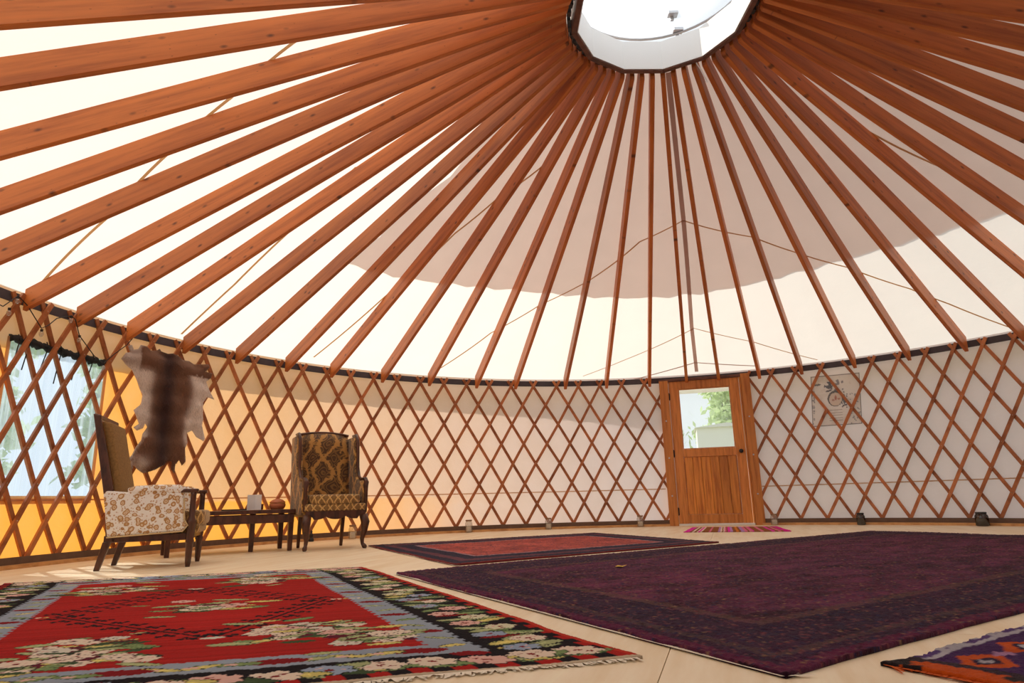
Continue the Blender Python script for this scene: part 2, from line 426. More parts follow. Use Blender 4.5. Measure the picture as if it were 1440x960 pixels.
# rafters
tips = [208.5, 202.0, 193.8, 187.1, 180.9, 173.6, 167.9, 161.9, 154.7, 147.5, 140.3, 133.5, 125.5, 117.9, 110.1, 103.6, 95.3, 88.5, 81.5, 75.6, 70.6, 64.5, 58.4, 51.1, 44.1, 37.3, 30.9, 24.6, 18.2, 11.9, 6.1, .7, -5.4, -11.4, -17.4]
NRAF = 52; spacing = 360/NRAF
raf = [(77.1+spacing*(19-k), t) for k, t in enumerate(tips)]
for k in range(1, NRAF-len(tips)+1):
    ra = raf[34][0]-spacing*k
    ta = -17.4-(151.5-17.4)*k/18
    raf.append((ra, ta))
r0, r1 = .775, R-.055
p0, p1 = Vector((r0, 0, zb(r0))), Vector((r1, 0, zb(r1)))
LEN = (p1-p0).length; th = math.atan2(p1.z-p0.z, r1-r0)
# local frame: x along the rafter, plumb cuts at both ends
dx = .185*math.sin(-th); dzv = .185*math.cos(th)
mbr = MB(); hw = .0215
prof = [(.014, 0), (LEN-.004, 0), (LEN-dx, dzv), (-dx, dzv), (-.008, .02)]
mbr.prism([(x, z) for x, z in prof], 1, -hw, hw)
raf_mesh = mbr.mesh('rafter'); fixn(raf_mesh); raf_mesh.materials.append(M_rafter)
tmp = None
for n_, (ra, ta) in enumerate(raf):
    o = obj('rafter', raf_mesh, None, roof)
    A = Vector(pol(r0, ra, zb(r0))); B = Vector(pol(r1, ta, zb(r1)))
    ex = (B-A).normalized(); ey = Vector((0, 0, 1)).cross(ex).normalized(); ez = ex.cross(ey)
    m4 = Matrix((ex, ey, ez)).transposed().to_4x4(); m4.translation = A
    o.matrix_basis = m4
    md = o.modifiers.new('bevel', 'BEVEL'); md.width = .004; md.segments = 1; md.limit_method = 'ANGLE'

# ---- skylight ring and dome
sky_l = empty('window_2', (0, 0, 4.19)); tag(sky_l, kind='structure')
def ngon(r, z, n=12, a0=77.): return [pol(r, a0+360*k/n, z) for k in range(n)]
for k in range(12):
    a0, a1 = 77+30*k, 107+30*k
    ro_, ri = .738, .692; z0, z1 = 0., .19
    mbk = MB(); mbk.loft([[pol(ro_, a, z0), pol(ri, a, z0), pol(ri, a, z1), pol(ro_, a, z1)] for a in(a0, a1)])
    mbk.build('ring_segment', M_ringwood, sky_l, bevel=.004)
    mbk = MB(); mbk.loft([[pol(.691, a, .012), pol(.684, a, .012), pol(.684, a, .30), pol(.691, a, .30)] for a in(a0, a1)])
    mbk.build('curb_liner', M_white, sky_l)
for k, (ra, ta) in enumerate(raf):
    a = ra
    c = Vector(pol(.752, a, .09)); rot = Matrix.Rotation(rad(a), 3, 'Z')
    if k: o = br0.copy(); COL.objects.link(o); o.parent = sky_l; o.location = c; o.rotation_euler = (0, 0, rad(a)); continue
    br0 = MB().box((0, 0, 0), (.03, .05, .09)).build('rafter_bracket', M_black, sky_l, loc=c, rotz=rad(a))
mbd = MB(); nd = 36
prof = [(.78*math.cos(t), .40+.26*math.sin(t)) for t in[PI/2*i/8 for i in range(9)]]
for r, z in prof[:-1]:
    for k in range(nd): mbd.v.append((r*math.cos(2*PI*k/nd), r*math.sin(2*PI*k/nd), z))
top_i = len(mbd.v); mbd.v.append((0, 0, .66))
for k in range(len(prof)-2):
    for i in range(nd): j = (i+1) % nd; mbd.f.append((k*nd+i, k*nd+j, (k+1)*nd+j, (k+1)*nd+i))
for i in range(nd): mbd.f.append(((len(prof)-2)*nd+i, (len(prof)-2)*nd+(i+1) % nd, top_i))
dome = obj('dome', mbd.mesh('dome', True), M_dome, sky_l)
MB().tube([(.775*math.cos(2*PI*k/48), .775*math.sin(2*PI*k/48), .41) for k in range(49)], .012, 6).build('dome_rim', M_steel, dome)
for (x, y, z) in((.27, .60, .545), (.33, .69, .44)):
    MB().box((x, y, z-.01), (.09, .07, .03)).box((x, y+.03, z-.03), (.03, .03, .05)).build('latch', M_steel, dome, bevel=.005)
MB().tube([pol(.70, 53, .02), pol(.735, 53, -.008), pol(.77, 52, -.04), pol(.80, 51, -.10), pol(.83, 50, -.16)], .006, 6).build('pull_cord', M_white, sky_l)

# ---- window in the canvas wall, then the unseen ones added for fill light
def local(mbx, par):
    L = par.matrix_basis.translation; mbx.v = [tuple(Vector(v)-L) for v in mbx.v]; return mbx
for wn, WIN in enumerate(WINS):
    win = empty('window_1' if wn == 0 else 'window_%d' % (wn+2), (0, 0, 0)); win.location = pol(R, (WIN[0]+WIN[1])/2, WIN[2]); tag(win, kind='structure')
    span = WIN[1]-WIN[0]
    mb = MB(); nA, nZ = 60, 10
    for k in range(nZ+1):
        for i in range(nA+1):
            a = WIN[0]+span*i/nA; z = WIN[2]+(WIN[3]-WIN[2])*k/nZ
            mb.v.append(pol(R+.004*math.sin(i*1.3)+.003*math.sin(i*.5+k*.4), a, z))
    for k in range(nZ):
        for i in range(nA): mb.f.append((k*(nA+1)+i, k*(nA+1)+i+1, (k+1)*(nA+1)+i+1, (k+1)*(nA+1)+i))
    local(mb, win); obj('vinyl_pane', mb.mesh('vinyl_pane', True), M_vinyl, win)
    mb = MB(); pts = []; rds = []
    for i in range(41):
        t = i/40; pts.append(pol(R-.015+.004*math.sin(i*2.1), WIN[0]-.1+(span+.2)*t, 1.775+.03*t+.008*math.sin(i*1.7))); rds.append(.030+.009*math.sin(i*2.9)+.006*math.sin(i*1.1))
    mb.tube(pts, rds, 8); local(mb, win).build('rolled_mesh_flap', M_dirtydark, win, True)
    for i, a in enumerate((.165, .33, .51, .655, .84, .94)):
        a = WIN[0]+span*a
        mb = MB().tube([pol(R-.02, a, 1.84), pol(R-.052, a+.05, 1.79), pol(R-.04, a+.1, 1.74), pol(R-.012, a+.15, 1.62-.06*(i % 3))], .005, 5)
        local(mb, win).build('tie_strap', M_dirtydark, win)
    for a0, a1, z0, z1 in((WIN[0]-.25, WIN[0]+.05, WIN[2]-.02, WIN[3]), (WIN[1]-.05, WIN[1]+.25, WIN[2]-.02, WIN[3]), (WIN[0]-.2, WIN[1]+.2, WIN[2]-.05, WIN[2]+.015)):
        mb = ring_strip(R-.012, R-.004, z0, z1, a0, a1, 16); local(mb, win).build('window_binding', M_seam, win)
# ---- door
DA = rad(73.1); door = empty('door_1', (5.30*math.cos(DA), 5.30*math.sin(DA), 0), DA-PI/2); tag(door, kind='structure')
# local: +x to the right seen from inside, +y outwards; inside face of the frame about y=-.08
def dbox(name, x0, x1, z0, z1, y0, y1, m, par=None, bevel=.004):
    return MB().box(((x0+x1)/2, (y0+y1)/2, (z0+z1)/2), (x1-x0, y1-y0, z1-z0)).build(name, m, par or door, bevel=bevel)
dbox('jamb', -.635, -.505, 0.0, 2.10, -.075, .10, M_door)
dbox('jamb', .53, .655, 0.0, 2.13, -.075, .10, M_door)
dbox('stop_strip', .505, .528, 0.0, 2.11, -.06, .08, M_door)
dbox('head', -.635, .655, 2.085, 2.125, -.065, .10, M_ringwood)
dbox('stile', -.50, -.365, .03, 2.085, -.045, 0, M_door)
dbox('stile', .37, .50, .03, 2.085, -.045, 0, M_door)
dbox('top_rail', -.364, .369, 1.965, 2.085, -.044, 0, M_door)
dbox('lock_rail', -.364, .369, .965, 1.075, -.044, 0, M_door)
dbox('bottom_rail', -.364, .369, .03, .155, -.044, 0, M_door)
dbox('panel_back', -.364, .369, .156, .964, -.007, .004, M_door, bevel=0)
for k in range(6): dbox('panel_plank', -.364+.122*k, -.364+.122*k+.119, .156, .964, -.030, -.008, M_plank, bevel=.006)
dbox('glass_pane', -.364, .369, 1.076, 1.964, -.026, -.020, M_glass, bevel=0)
for x0, x1, z0, z1 in((-.364, -.350, 1.076, 1.964), (.355, .369, 1.076, 1.964), (-.35, .355, 1.076, 1.090), (-.35, .355, 1.950, 1.964)): dbox('glazing_bead', x0, x1, z0, z1, -.040, -.027, M_door, bevel=.003)
dbox('threshold', -.505, .52, 0, .028, -.07, .10, M_white)
k_ = MB(); 
for i, (r, y) in enumerate([(.026, -.046), (.026, -.052), (.010, -.056), (.010, -.075), (.022, -.082), (.030, -.095), (.028, -.108), (.012, -.114)]):
    ring = [(.435+r*math.cos(2*PI*j/16), y, 1.018+r*math.sin(2*PI*j/16)) for j in range(16)]
    if i == 0: rg = []
    rg.append(ring)
k_.loft(rg).build('knob', M_black, door, True)
for z in(1.86, 1.02, .20): MB().box((-.502, -.050, z), (.03, .012, .10)).tube([(-.502, -.058, z-.055), (-.502, -.058, z+.055)], .007, 8).build('hinge', M_black, door)
for x in(-.57, .595):
    for z in(.42, .96, 1.50): MB().tube([(x, -.078, z), (x, -.073, z)], .012, 8).build('bolt_head', M_steel, door)

# ------------------------------------------------------------------ outside
def ground_material():
    t = NT('ground_grass'); h = t.noise(t.coord(), 1.3, 5, .6)
    t.bsdf(Base_Color=t.ramp(h, [(.3, lin(120, 130, 84)), (.6, lin(160, 158, 112)), (.8, lin(178, 166, 132))]), Roughness=.9); return t.m
g = MB(); g.box((0, 0, -.31), (90, 90, .2)); tag(g.build('ground', ground_material()), kind='structure')
M_bark = plain('bark', lin(120, 100, 84), .9, noise=.3)
def leaf_material(name, c):
    t = NT(name); info = t.n('TexNoise', i_Vector=t.coord(), i_Scale=1.2)
    col = t.mix(tuple(x*.8 for x in c), tuple(min(1, x*1.25) for x in c), info.outputs[0])
    d = t.n('BsdfDiffuse', i_Color=col); tr = t.n('BsdfTranslucent', i_Color=col); mx = t.n('MixShader'); mx.inputs[0].default_value = .4
    t.t.links.new(d.outputs[0], mx.inputs[1]); t.t.links.new(tr.outputs[0], mx.inputs[2]); return t.surf(mx.outputs[0])
LEAF = [leaf_material('leaf_a', lin(205, 222, 178)), leaf_material('leaf_b', lin(215, 228, 190)), leaf_material('leaf_c', lin(185, 208, 178))]
def tree(x, y, h, w, kind, label, n=2600):
    o = empty('tree', (x, y, -.21)); tag(o, label, 'tree', 'trees outside the yurt')
    rg = np.random.default_rng(int(abs(x*31+y*17)*10))
    MB().tube([(0, 0, 0), (.05, .02, h*.3), (-.04, .05, h*.6), (.02, 0, h*.88)], [.14, .11, .08, .03], 8).build('trunk', M_bark, o, True)
    mb = MB(); nc = 26
    cl = [(rg.normal(0, .32)*w, rg.normal(0, .32)*w, h*(.28+.7*rg.random())) for _ in range(nc)]
    for k in range(n):
        c = cl[k % nc]; s = .35*w*(1.15-c[2]/h*.6)
        P = Vector((c[0]+rg.normal(0, .4)*s, c[1]+rg.normal(0, .4)*s, c[2]+rg.normal(0, .3)*s))
        a = Vector(rg.normal(0, 1, 3)).normalized(); b = a.cross(Vector(rg.normal(0, 1, 3))).normalized(); l = .10+.10*rg.random()
        mb.add([P-a*l, P+b*l*.45, P+a*l, P-b*l*.45], [(0, 1, 2, 3)])
    lo = obj('foliage', mb.mesh('foliage'), LEAF[kind], o); lo['kind'] = 'stuff'
tree(-9.2, 8.3, 4.3, 1.3, 0, 'broad pale green tree seen through the right half of the clear window')
tree(-10.6, 5.6, 4.2, 1.3, 2, 'darker green tree behind the left half of the clear window', 3200)
tree(-13.0, 9.6, 5.6, 1.5, 1, 'tall light tree farthest away beyond the clear window', 3000)
tree(2.9, 17.5, 6.5, 1.8, 1, 'pale green tree behind the upper left of the door glass', 3200)
tree(7.2, 21.0, 7.5, 1.9, 0, 'pale green tree behind the upper right of the door glass', 3000)
sh = empty('garden_shed', (4.40, 13.2, -.21), rad(-14)); tag(sh, 'small white shed visible low through the door glass', 'shed')
MB().box((0, 0, 1.17), (1.5, 1.4, 2.34)).build('body', M_white, sh)
MB().prism([(-.8, 2.34), (.8, 2.34), (0, 2.44)], 1, -.8, .8).build('roof', plain('shed_roof', (.7, .7, .7), .7), sh)
MB().box((.38, -.71, 1.95), (.3, .03, .42)).build('window', plain('shed_glass', (.16, .2, .18), .2), sh)

# ------------------------------------------------------------------ rugs
def fbm(n, m, seed, base=6, oct=5):
    rg = np.random.default_rng(seed); out = np.zeros((n, m)); amp = 1; tot = 0
    for k in range(oct):
        f = base*2**k; g = rg.random((f+2, f+2))
        y = np.linspace(0, f-1e-6, n); x = np.linspace(0, f-1e-6, m); yi = y.astype(int); xi = x.astype(int); yf = (y-yi)[:, None]; xf = (x-xi)[None]
        a = g[np.ix_(yi, xi)]*(1-yf)*(1-xf)+g[np.ix_(yi+1, xi)]*yf*(1-xf)+g[np.ix_(yi, xi+1)]*(1-yf)*xf+g[np.ix_(yi+1, xi+1)]*yf*xf
        out += a*amp; tot += amp; amp *= .6
    return out/tot
def rug_mesh(name, quad, img, thick, mat, pile=0., wave=.0, edge=0., seed=1, z0=0.):
    """quad: corners A (u0,v0), D (u1,v0), E (u1,v1), B (u0,v1); img[v,u,3] linear colours woven per knot"""
    nv, nu = img.shape[:2]; A, D, E_, B = [np.array(c_, float) for c_ in quad]; rg = np.random.default_rng(seed)
    u = np.linspace(0, 1, nu)[None, :, None]; v = np.linspace(0, 1, nv)[:, None, None]
    P = A*(1-u)*(1-v)+D*u*(1-v)+E_*u*v+B*(1-u)*v
    e1 = (fbm(2, nu, seed+5, 8, 4)[0]-.5)*edge*2; e2 = (fbm(2, nv, seed+6, 8, 4)[0]-.5)*edge*2
    dv = (B-A)/np.linalg.norm(B-A); du = (D-A)/np.linalg.norm(D-A)
    P = P+e1[None, :, None]*dv+e2[:, None, None]*du
    z = np.full((nv, nu), z0+thick)+rg.random((nv, nu))*pile+(fbm(nv, nu, seed+9, 5, 2)-.5)*wave
    z = np.maximum(z, z0+.002)
    V = np.concatenate([P.reshape(-1, 2), z.reshape(-1, 1)], 1)
    I = np.arange(nv*nu).reshape(nv, nu)
    F = np.stack([I[:-1, :-1], I[:-1, 1:], I[1:, 1:], I[1:, :-1]], -1).reshape(-1, 4)
    loop = np.concatenate([I[0, :-1], I[:-1, -1], I[-1, :0:-1], I[:0:-1, 0]])
    base = len(V); S = V[loop].copy(); S[:, 2] = z0+.0005; n = len(loop); k = np.arange(n)
    SF = np.stack([loop, base+k, base+(k+1) % n, loop[(k+1) % n]], -1)
    C_ = img.reshape(-1, 3); C_ = np.concatenate([C_, C_[loop]*.8]); V = np.concatenate([V, S]); F = np.concatenate([F, SF])
    BF = (base+k)[::-1]
    m = bpy.data.meshes.new(name); nf = len(F)
    m.vertices.add(len(V)); m.vertices.foreach_set('co', V.ravel())
    lp = np.concatenate([F.ravel(), BF]); m.loops.add(len(lp)); m.loops.foreach_set('vertex_index', lp.astype(np.int32))
    m.polygons.add(nf+1); m.polygons.foreach_set('loop_start', np.arange(nf+1, dtype=np.int32)*4)
    m.update(calc_edges=True); m.validate()
    at = m.color_attributes.new('Col', 'FLOAT_COLOR', 'POINT'); at.data.foreach_set('color', np.concatenate([C_, np.ones((len(C_), 1))], 1).astype(np.float32).ravel())
    fixn(m)
    return obj(name, m, mat)
def L3(*c): return np.array(lin(*c))
class Paint:
    def __init__(s, nv, nu, W_, L_, base):
        s.img = np.tile(np.array(base, float), (nv, nu, 1)); s.x = np.linspace(0, W_, nu)[None, :]*np.ones((nv, 1)); s.y = np.linspace(0, L_, nv)[:, None]*np.ones((1, nu)); s.W = W_; s.L = L_
        s.jy = (np.random.default_rng(3).random((nv, nu))-.5)*.008
    def mask(s, m, c): s.img[m] = c
    def ell(s, cx, cy, rx, ry, c, ang=0):
        dx, dy = s.x-cx, s.y-cy+s.jy; ca, sa = math.cos(ang), math.sin(ang); s.mask(((dx*ca+dy*sa)/rx)**2+((-dx*sa+dy*ca)/ry)**2 < 1, c)
    def line(s, x0, y0, x1, y1, w, c):
        d = np.array([x1-x0, y1-y0]); l2 = d@d; t = np.clip(((s.x-x0)*d[0]+(s.y-y0)*d[1])/l2, 0, 1)
        s.mask(np.hypot(s.x-x0-t*d[0], s.y-y0-t*d[1]) < w/2, c)
CREAM, PINK, SAGE, GREEN, DGREEN, YEL = L3(228, 208, 188), L3(222, 176, 164), L3(164, 170, 122), L3(122, 142, 92), L3(62, 80, 52), L3(206, 190, 112)
REDF, DRED, PLUM, INK, GREY, BLUE = L3(170, 30, 27), L3(128, 16, 26), L3(98, 26, 44), L3(22, 16, 24), L3(148, 158, 172), L3(150, 164, 186)
rr = random.Random(11)
def flower(P, x, y, s, col=CREAM, ctr=DRED):
    n = 6; a0 = rr.random()*6
    for grow, c in((1.16, INK if rr.random() < .6 else PLUM), (1., col)):
        for k in range(n):
            a = a0+2*PI*k/n; P.ell(x+math.cos(a)*s*.60, y+math.sin(a)*s*.50, s*.36*grow, s*.26*grow, c)
        P.ell(x, y, s*.40*grow, s*.34*grow, c)
    for k in range(3):
        a = a0+2*PI*k/3+.5; P.ell(x+math.cos(a)*s*.45, y+math.sin(a)*s*.38, s*.15, s*.07, rr.choice([PINK, ctr]))
    P.ell(x, y, s*.18, s*.13, ctr)
def leafp(P, x, y, s, a=None, col=None):
    col = col if col is not None else rr.choice([SAGE, GREEN, SAGE, YEL, DGREEN]); a = rr.uniform(-.5, .5) if a is None else a
    P.ell(x, y, s*1.06, s*.38, INK if rr.random() < .35 else DGREEN, a); P.ell(x, y, s, s*.30, col, a); P.ell(x+s*.1, y+s*.02, s*.6, s*.09, tuple(np.minimum(1, np.array(col)*1.35)), a)
def bouquet(P, x, y, w, h, n):
    for k in range(n*2): leafp(P, x+rr.gauss(0, .50)*w, y+rr.gauss(0, .46)*h, rr.uniform(.045, .085))
    for k in range(n//2): P.ell(x+rr.gauss(0, .3)*w, y+rr.gauss(0, .35)*h, .07, .03, PLUM, rr.uniform(-.4, .4))
    for k in range(n): flower(P, x+rr.gauss(0, .42)*w, y+rr.gauss(0, .40)*h, rr.uniform(.045, .07), rr.choice([CREAM, CREAM, PINK, L3(214, 206, 190)]), rr.choice([DRED, INK, PLUM]))
    for k in range(n): leafp(P, x+rr.gauss(0, .5)*w, y+rr.gauss(0, .5)*h, rr.uniform(.03, .055))
def kilim():
    nu, nv = 360, 500; W_, L_ = 2.14, 3.10
    P = Paint(nv, nu, W_, L_, INK); x, y = P.x, P.y; u, v = x/W_, y/L_
    tooth = .006*np.sign(np.sin(y*2*PI/.055)); toothx = .010*np.abs(np.sin(x*2*PI/.16))
    # red edging
    ed = (np.floor(x/.055) % 2 == 0); edy = (np.floor(y/.055) % 2 == 0)
    P.mask((y > L_-.075) & (y < L_-.02) & ed, REDF); P.mask((y < .06) & ed, L3(190, 70, 100)); P.mask((x < .05) & edy, REDF); P.mask((x < .022), L3(190, 52, 36)); P.mask((x > W_-.05) & edy, REDF)
    P.mask(y > L_-.02, L3(196, 176, 150))
    g = (x > .145*W_+tooth) & (x < .855*W_+tooth) & (y > .045*L_+toothx) & (y < .930*L_-toothx); P.mask(g, GREY)
    gn = fbm(nv, nu, 4, 10, 4)[..., None]; P.img[g] = (P.img*(.85+.3*gn))[g]
    f = (x > .205*W_+tooth) & (x < .795*W_+tooth) & (y > .105*L_) & (y < .885*L_-toothx); P.mask(f, REDF)
    st = np.repeat(np.random.default_rng(5).random((nv//4+1, 1)), 4, 0)[:nv]*.35+.8; st = st*(.9+.2*fbm(nv, nu, 8, 4, 2))
    P.img[f] = (P.img*st[..., None])[f]
    # small motifs in the grey band
    for k in range(22):
        yy = .07*L_+k*.041*L_; 
        for xx in(.175*W_, .825*W_):
            if k % 3 == 0: P.ell(xx, yy, .055, .028, DRED)
            else: leafp(P, xx+rr.uniform(-.02, .02), yy, .045, col=rr.choice([SAGE, SAGE, GREEN, YEL])); 
    for k in range(13):
        xx = .23*W_+k*.046*W_
        for yy in(.075*L_, .907*L_):
            if k % 4 == 0: P.ell(xx, yy, .085, .035, DRED)
            else: leafp(P, xx, yy, .06, col=rr.choice([SAGE, GREEN, YEL])); P.ell(xx+.02, yy, .02, .012, PINK)
    # outer border blossoms
    for xx in(.078*W_, .922*W_):
        for k in range(27):
            yy = .05+k*.112
            if yy > L_-.12: break
            for _ in range(3): leafp(P, xx+rr.uniform(-.07, .07), yy+rr.uniform(-.03, .05), rr.uniform(.05, .085))
            flower(P, xx+(.04 if k % 2 else -.04), yy, .062, rr.choice([CREAM, L3(214, 208, 176), PINK, BLUE]))
            if k % 4 == 3: P.ell(xx+.02, yy+.05, .07, .016, DRED)
    for yy in(.965*L_-.02, .022*L_):
        for k in range(15):
            xx = .1+k*.137
            for _ in range(2): leafp(P, xx+rr.uniform(-.05, .05), yy+rr.uniform(-.035, .035), rr.uniform(.06, .10))
            flower(P, xx, yy+rr.uniform(-.02, .02), .075, rr.choice([CREAM, BLUE, PINK, CREAM]))
    # black diamond of branches
    V = [(.25*W_, .515*L_), (.50*W_, .275*L_), (.755*W_, .535*L_), (.485*W_, .765*L_)]
    for i in range(4):
        (x0, y0), (x1, y1) = V[i], V[(i+1) % 4]; P.line(x0, y0, x1, y1, .014, INK); n = 9
        dn = math.hypot(x1-x0, y1-y0); nx, ny = -(y1-y0)/dn, (x1-x0)/dn
        for k in range(n):
            t = (k+.5)/n; cx, cy = x0+(x1-x0)*t, y0+(y1-y0)*t
            for sg in(-1, 1):
                ex, ey = cx+nx*sg*.058, cy+ny*sg*.058; P.line(cx, cy, ex, ey, .010, INK)
                for q_ in(-1, 0, 1): P.ell(ex+q_*.022, ey+nx*sg*.0+(.0 if q_ else sg*.026), .0125, .017, INK)
    for (cx, cy) in(V[1], V[3]): P.ell(cx, cy, .04, .022, L3(206, 206, 190))
    for (cx, cy), sg in((V[0], -1), (V[2], 1)):
        for k in range(5): P.ell(cx+sg*(.03+k*.028), cy, .011, .014, rr.choice([YEL, INK, CREAM]))
    bouquet(P, .49*W_, .515*L_, .20, .17, 9)
    for (cx, cy) in((.33*W_, .765*L_), (.655*W_, .80*L_), (.69*W_, .235*L_), (.32*W_, .185*L_)): bouquet(P, cx, cy, .22, .26, 14)
    bouquet(P, .25*W_, .83*L_, .12, .12, 6); bouquet(P, .74*W_, .86*L_, .12, .10, 6)
    return P.img
M_kilim = attr_mat('kilim_wool', .9, 160, .4, .12, 0.)
k_o = rug_mesh('kilim_rug', [(-2.34, .16), (-4.43, -.31), (-3.05, -3.12), (-.96, -2.62)], kilim(), .006, M_kilim, .0015, .006, .02, 3)
tag(k_o, 'red floral flat woven rug with black blossom border and diamond outline', 'rug')
def fringe(parent, A, B, col, n, ln, seed):
    rg = np.random.default_rng(seed); mb = MB(); A, B = Vector((*A, 0)), Vector((*B, 0)); d = (B-A).normalized(); o_ = Vector((d.y, -d.x, 0))
    for k in range(n):
        c = A+(B-A)*((k+rg.random())/n); l = ln*rg.uniform(.5, 1.3); s = d*rg.normal(0, .5)*l; w = d*.006
        z0 = Vector((0, 0, .006)); z1 = Vector((0, 0, .002+.006*rg.random()))
        mb.add([c-w+z0-o_*.01, c+w+z0-o_*.01, c+w*.5+o_*l+s+z1, c-w*.5+o_*l+s+z1], [(0, 1, 2, 3)])
    f_ = obj('fringe', mb.mesh('fringe'), col, parent); f_['kind'] = 'stuff'; return f_
M_fringe = plain('cotton_fringe', lin(240, 228, 208), .9)
fringe(k_o, (-3.05, -3.13), (-.97, -2.63), M_fringe, 320, .022, 4)
M_pile = attr_mat('wool_pile', .95, 90, .9, .35, .06)
def purple():
    nu, nv = 560, 300; W_, L_ = 5.3, 2.9
    rg = np.random.default_rng(21)
    n1 = fbm(nv, nu, 31, 6, 6)[..., None]; n2 = fbm(nv, nu, 32, 40, 3)[..., None]; sp = rg.random((nv, nu))
    base = L3(82, 36, 68)*(1-n1)+L3(120, 46, 76)*n1
    img = base*np.clip(.1+1.9*n2**1.5, .2, 2)
    X_ = np.linspace(0, W_, nu)[None]*np.ones((nv, 1)); Y_ = np.linspace(0, L_, nv)[:, None]*np.ones((1, nu))
    e = np.minimum(np.minimum(X_, W_-X_), np.minimum(Y_, L_-Y_))+(.04*(n1[..., 0]-.5))
    def band(a, b, c, k): m = (e >= a) & (e < b); img[m] = img[m]*(1-k)+np.array(c)*k
    band(0, .40, L3(38, 22, 50), .7); band(.40, .46, L3(120, 92, 72), .35); band(.10, .14, L3(110, 84, 70), .35); band(.20, .30, L3(60, 36, 60), .5); band(0, .05, L3(104, 26, 66), .9)
    img[sp > .93] = L3(124, 64, 72)*1.0; img[sp < .06] = L3(44, 38, 74); img[(sp > .50) & (sp < .515)] = L3(150, 112, 82); img[(sp > .3) & (sp < .36)] *= .5
    return img
p_o = rug_mesh('pile_rug', [(-2.03, -.33), (2.44, 2.63), (3.90, .14), (-.66, -2.84)], purple(), .010, M_pile, .007, .008, .02, 12)
tag(p_o, 'large dark purple pile carpet filling the right of the floor', 'rug')
fringe(p_o, (-.66, -2.84), (-2.03, -.33), M_fringe, 900, .05, 8)
def farrug():
    nu, nv = 260, 200; n1 = fbm(nv, nu, 41, 6, 5)[..., None]; n2 = fbm(nv, nu, 42, 30, 3)[..., None]; rg = np.random.default_rng(6); sp = rg.random((nv, nu))
    img = (L3(170, 66, 58)*(1-n1)+L3(214, 108, 96)*n1)*(.35+1.3*n2)
    X_ = np.linspace(0, 2.6, nu)[None]*np.ones((nv, 1)); Y_ = np.linspace(0, 1.9, nv)[:, None]*np.ones((1, nu)); e = np.minimum(np.minimum(X_, 2.6-X_), np.minimum(Y_, 1.9-Y_))+.06*(n1[..., 0]-.5)
    img[sp > .93] = L3(96, 62, 92); img[sp < .05] = L3(60, 40, 56)
    m = e < .34; img[m] = (L3(48, 38, 62)*(.6+.8*n2))[m]; m = (e > .12) & (e < .20); img[m] = (L3(112, 62, 76)*(.6+.8*n2))[m]; m = (e > .34) & (e < .37); img[m] = L3(176, 140, 150); m = e < .03; img[m] = L3(128, 50, 50)
    return img
f_o = rug_mesh('pile_rug', [(-2.80, 2.40), (-.35, 3.72), (.54, 1.62), (-1.71, .10)], farrug(), .009, M_pile, .005, .006, .02, 17)
tag(f_o, 'faded brick red carpet with navy border before the far lattice wall', 'rug')
fringe(f_o, (-1.71, .10), (-2.80, 2.40), M_fringe, 200, .04, 9)
def matimg():
    nu, nv = 240, 40; rg = np.random.default_rng(2); img = np.zeros((nv, nu, 3)); i = 0
    pal = [L3(236, 60, 176), L3(150, 92, 52), L3(226, 120, 150), L3(240, 220, 205), L3(130, 70, 40), L3(200, 50, 130), L3(190, 150, 200), L3(150, 84, 48), L3(160, 50, 60)]
    MG, BN, RO, WT, LI, OG = L3(236, 60, 176), L3(150, 92, 52), L3(226, 120, 150), L3(240, 220, 205), L3(186, 140, 200), L3(220, 130, 50)
    st_ = [(MG, 9), (BN, 3), (WT, 3), (BN, 3), (WT, 2), (MG, 3), (WT, 2), (BN, 9), (RO, 3), (BN, 9), (LI, 3), (WT, 2), (BN, 2), (WT, 2), (RO, 2), (BN, 2), (MG, 3), (LI, 4), (BN, 4), (OG, 3), (BN, 3), (LI, 5), (RO, 4), (BN, 2), (RO, 4), (MG, 2), (BN, 8), (RO, 4), (BN, 10), (MG, 4), (BN, 4), (RO, 4), (BN, 4), (MG, 8)]
    tot = sum(w for _, w in st_); acc = 0
    for c, w in st_: img[:, int(acc/tot*nu):int((acc+w)/tot*nu)+1] = c; acc += w
    img[:, -16:] = L3(220, 40, 150); return img*(.85+.3*np.random.default_rng(1).random((nv, nu, 1)))
d_o = rug_mesh('door_mat', [(1.06, 4.52), (2.06, 4.20), (1.80, 3.10), (.68, 3.46)], matimg(), .008, M_kilim, .002, .004, .01, 23)
tag(d_o, 'striped pink and brown woven mat before the door', 'mat')
def orangeimg():
    nu, nv = 120, 160; P = Paint(nv, nu, .8, 1.2, L3(70, 30, 88)); OR = L3(206, 84, 22); WH = L3(186, 180, 190)
    for j in range(5):
        for k in range(6):
            cx, cy = .13+.17*j+(.08 if k % 2 else 0), .16+.19*k
            d_ = np.abs(P.x-cx)/.075+np.abs(P.y-cy)/.085; P.mask(d_ < 1, OR); P.mask(d_ < .5, L3(44, 22, 56)); P.mask(d_ < .25, WH)
            d_ = np.abs(P.x-cx-.085)/.03+np.abs(P.y-cy)/.03; P.mask(d_ < 1, L3(176, 130, 168))
    e = np.minimum(P.x, P.y); n1 = fbm(nv, nu, 3, 14, 4)
    P.mask(P.y < .05, WH); P.mask((P.y < .025) & (n1 > .45), L3(90, 60, 120)); P.mask((P.x < .05) & (n1 > .4), OR); P.mask((P.x < .05) & (n1 <= .45), L3(44, 34, 36)); P.mask((P.x > .05) & (P.x < .075), L3(60, 40, 50))
    return P.img*(.75+.5*n1[..., None])
o_o = rug_mesh('woven_rug', [(-.37, -2.77), (.60, -2.16), (1.10, -2.95), (.16, -3.62)], orangeimg(), .010, M_pile, .005, .008, .02, 29)
tag(o_o, 'orange and purple patterned woven rug at the lower right', 'rug')
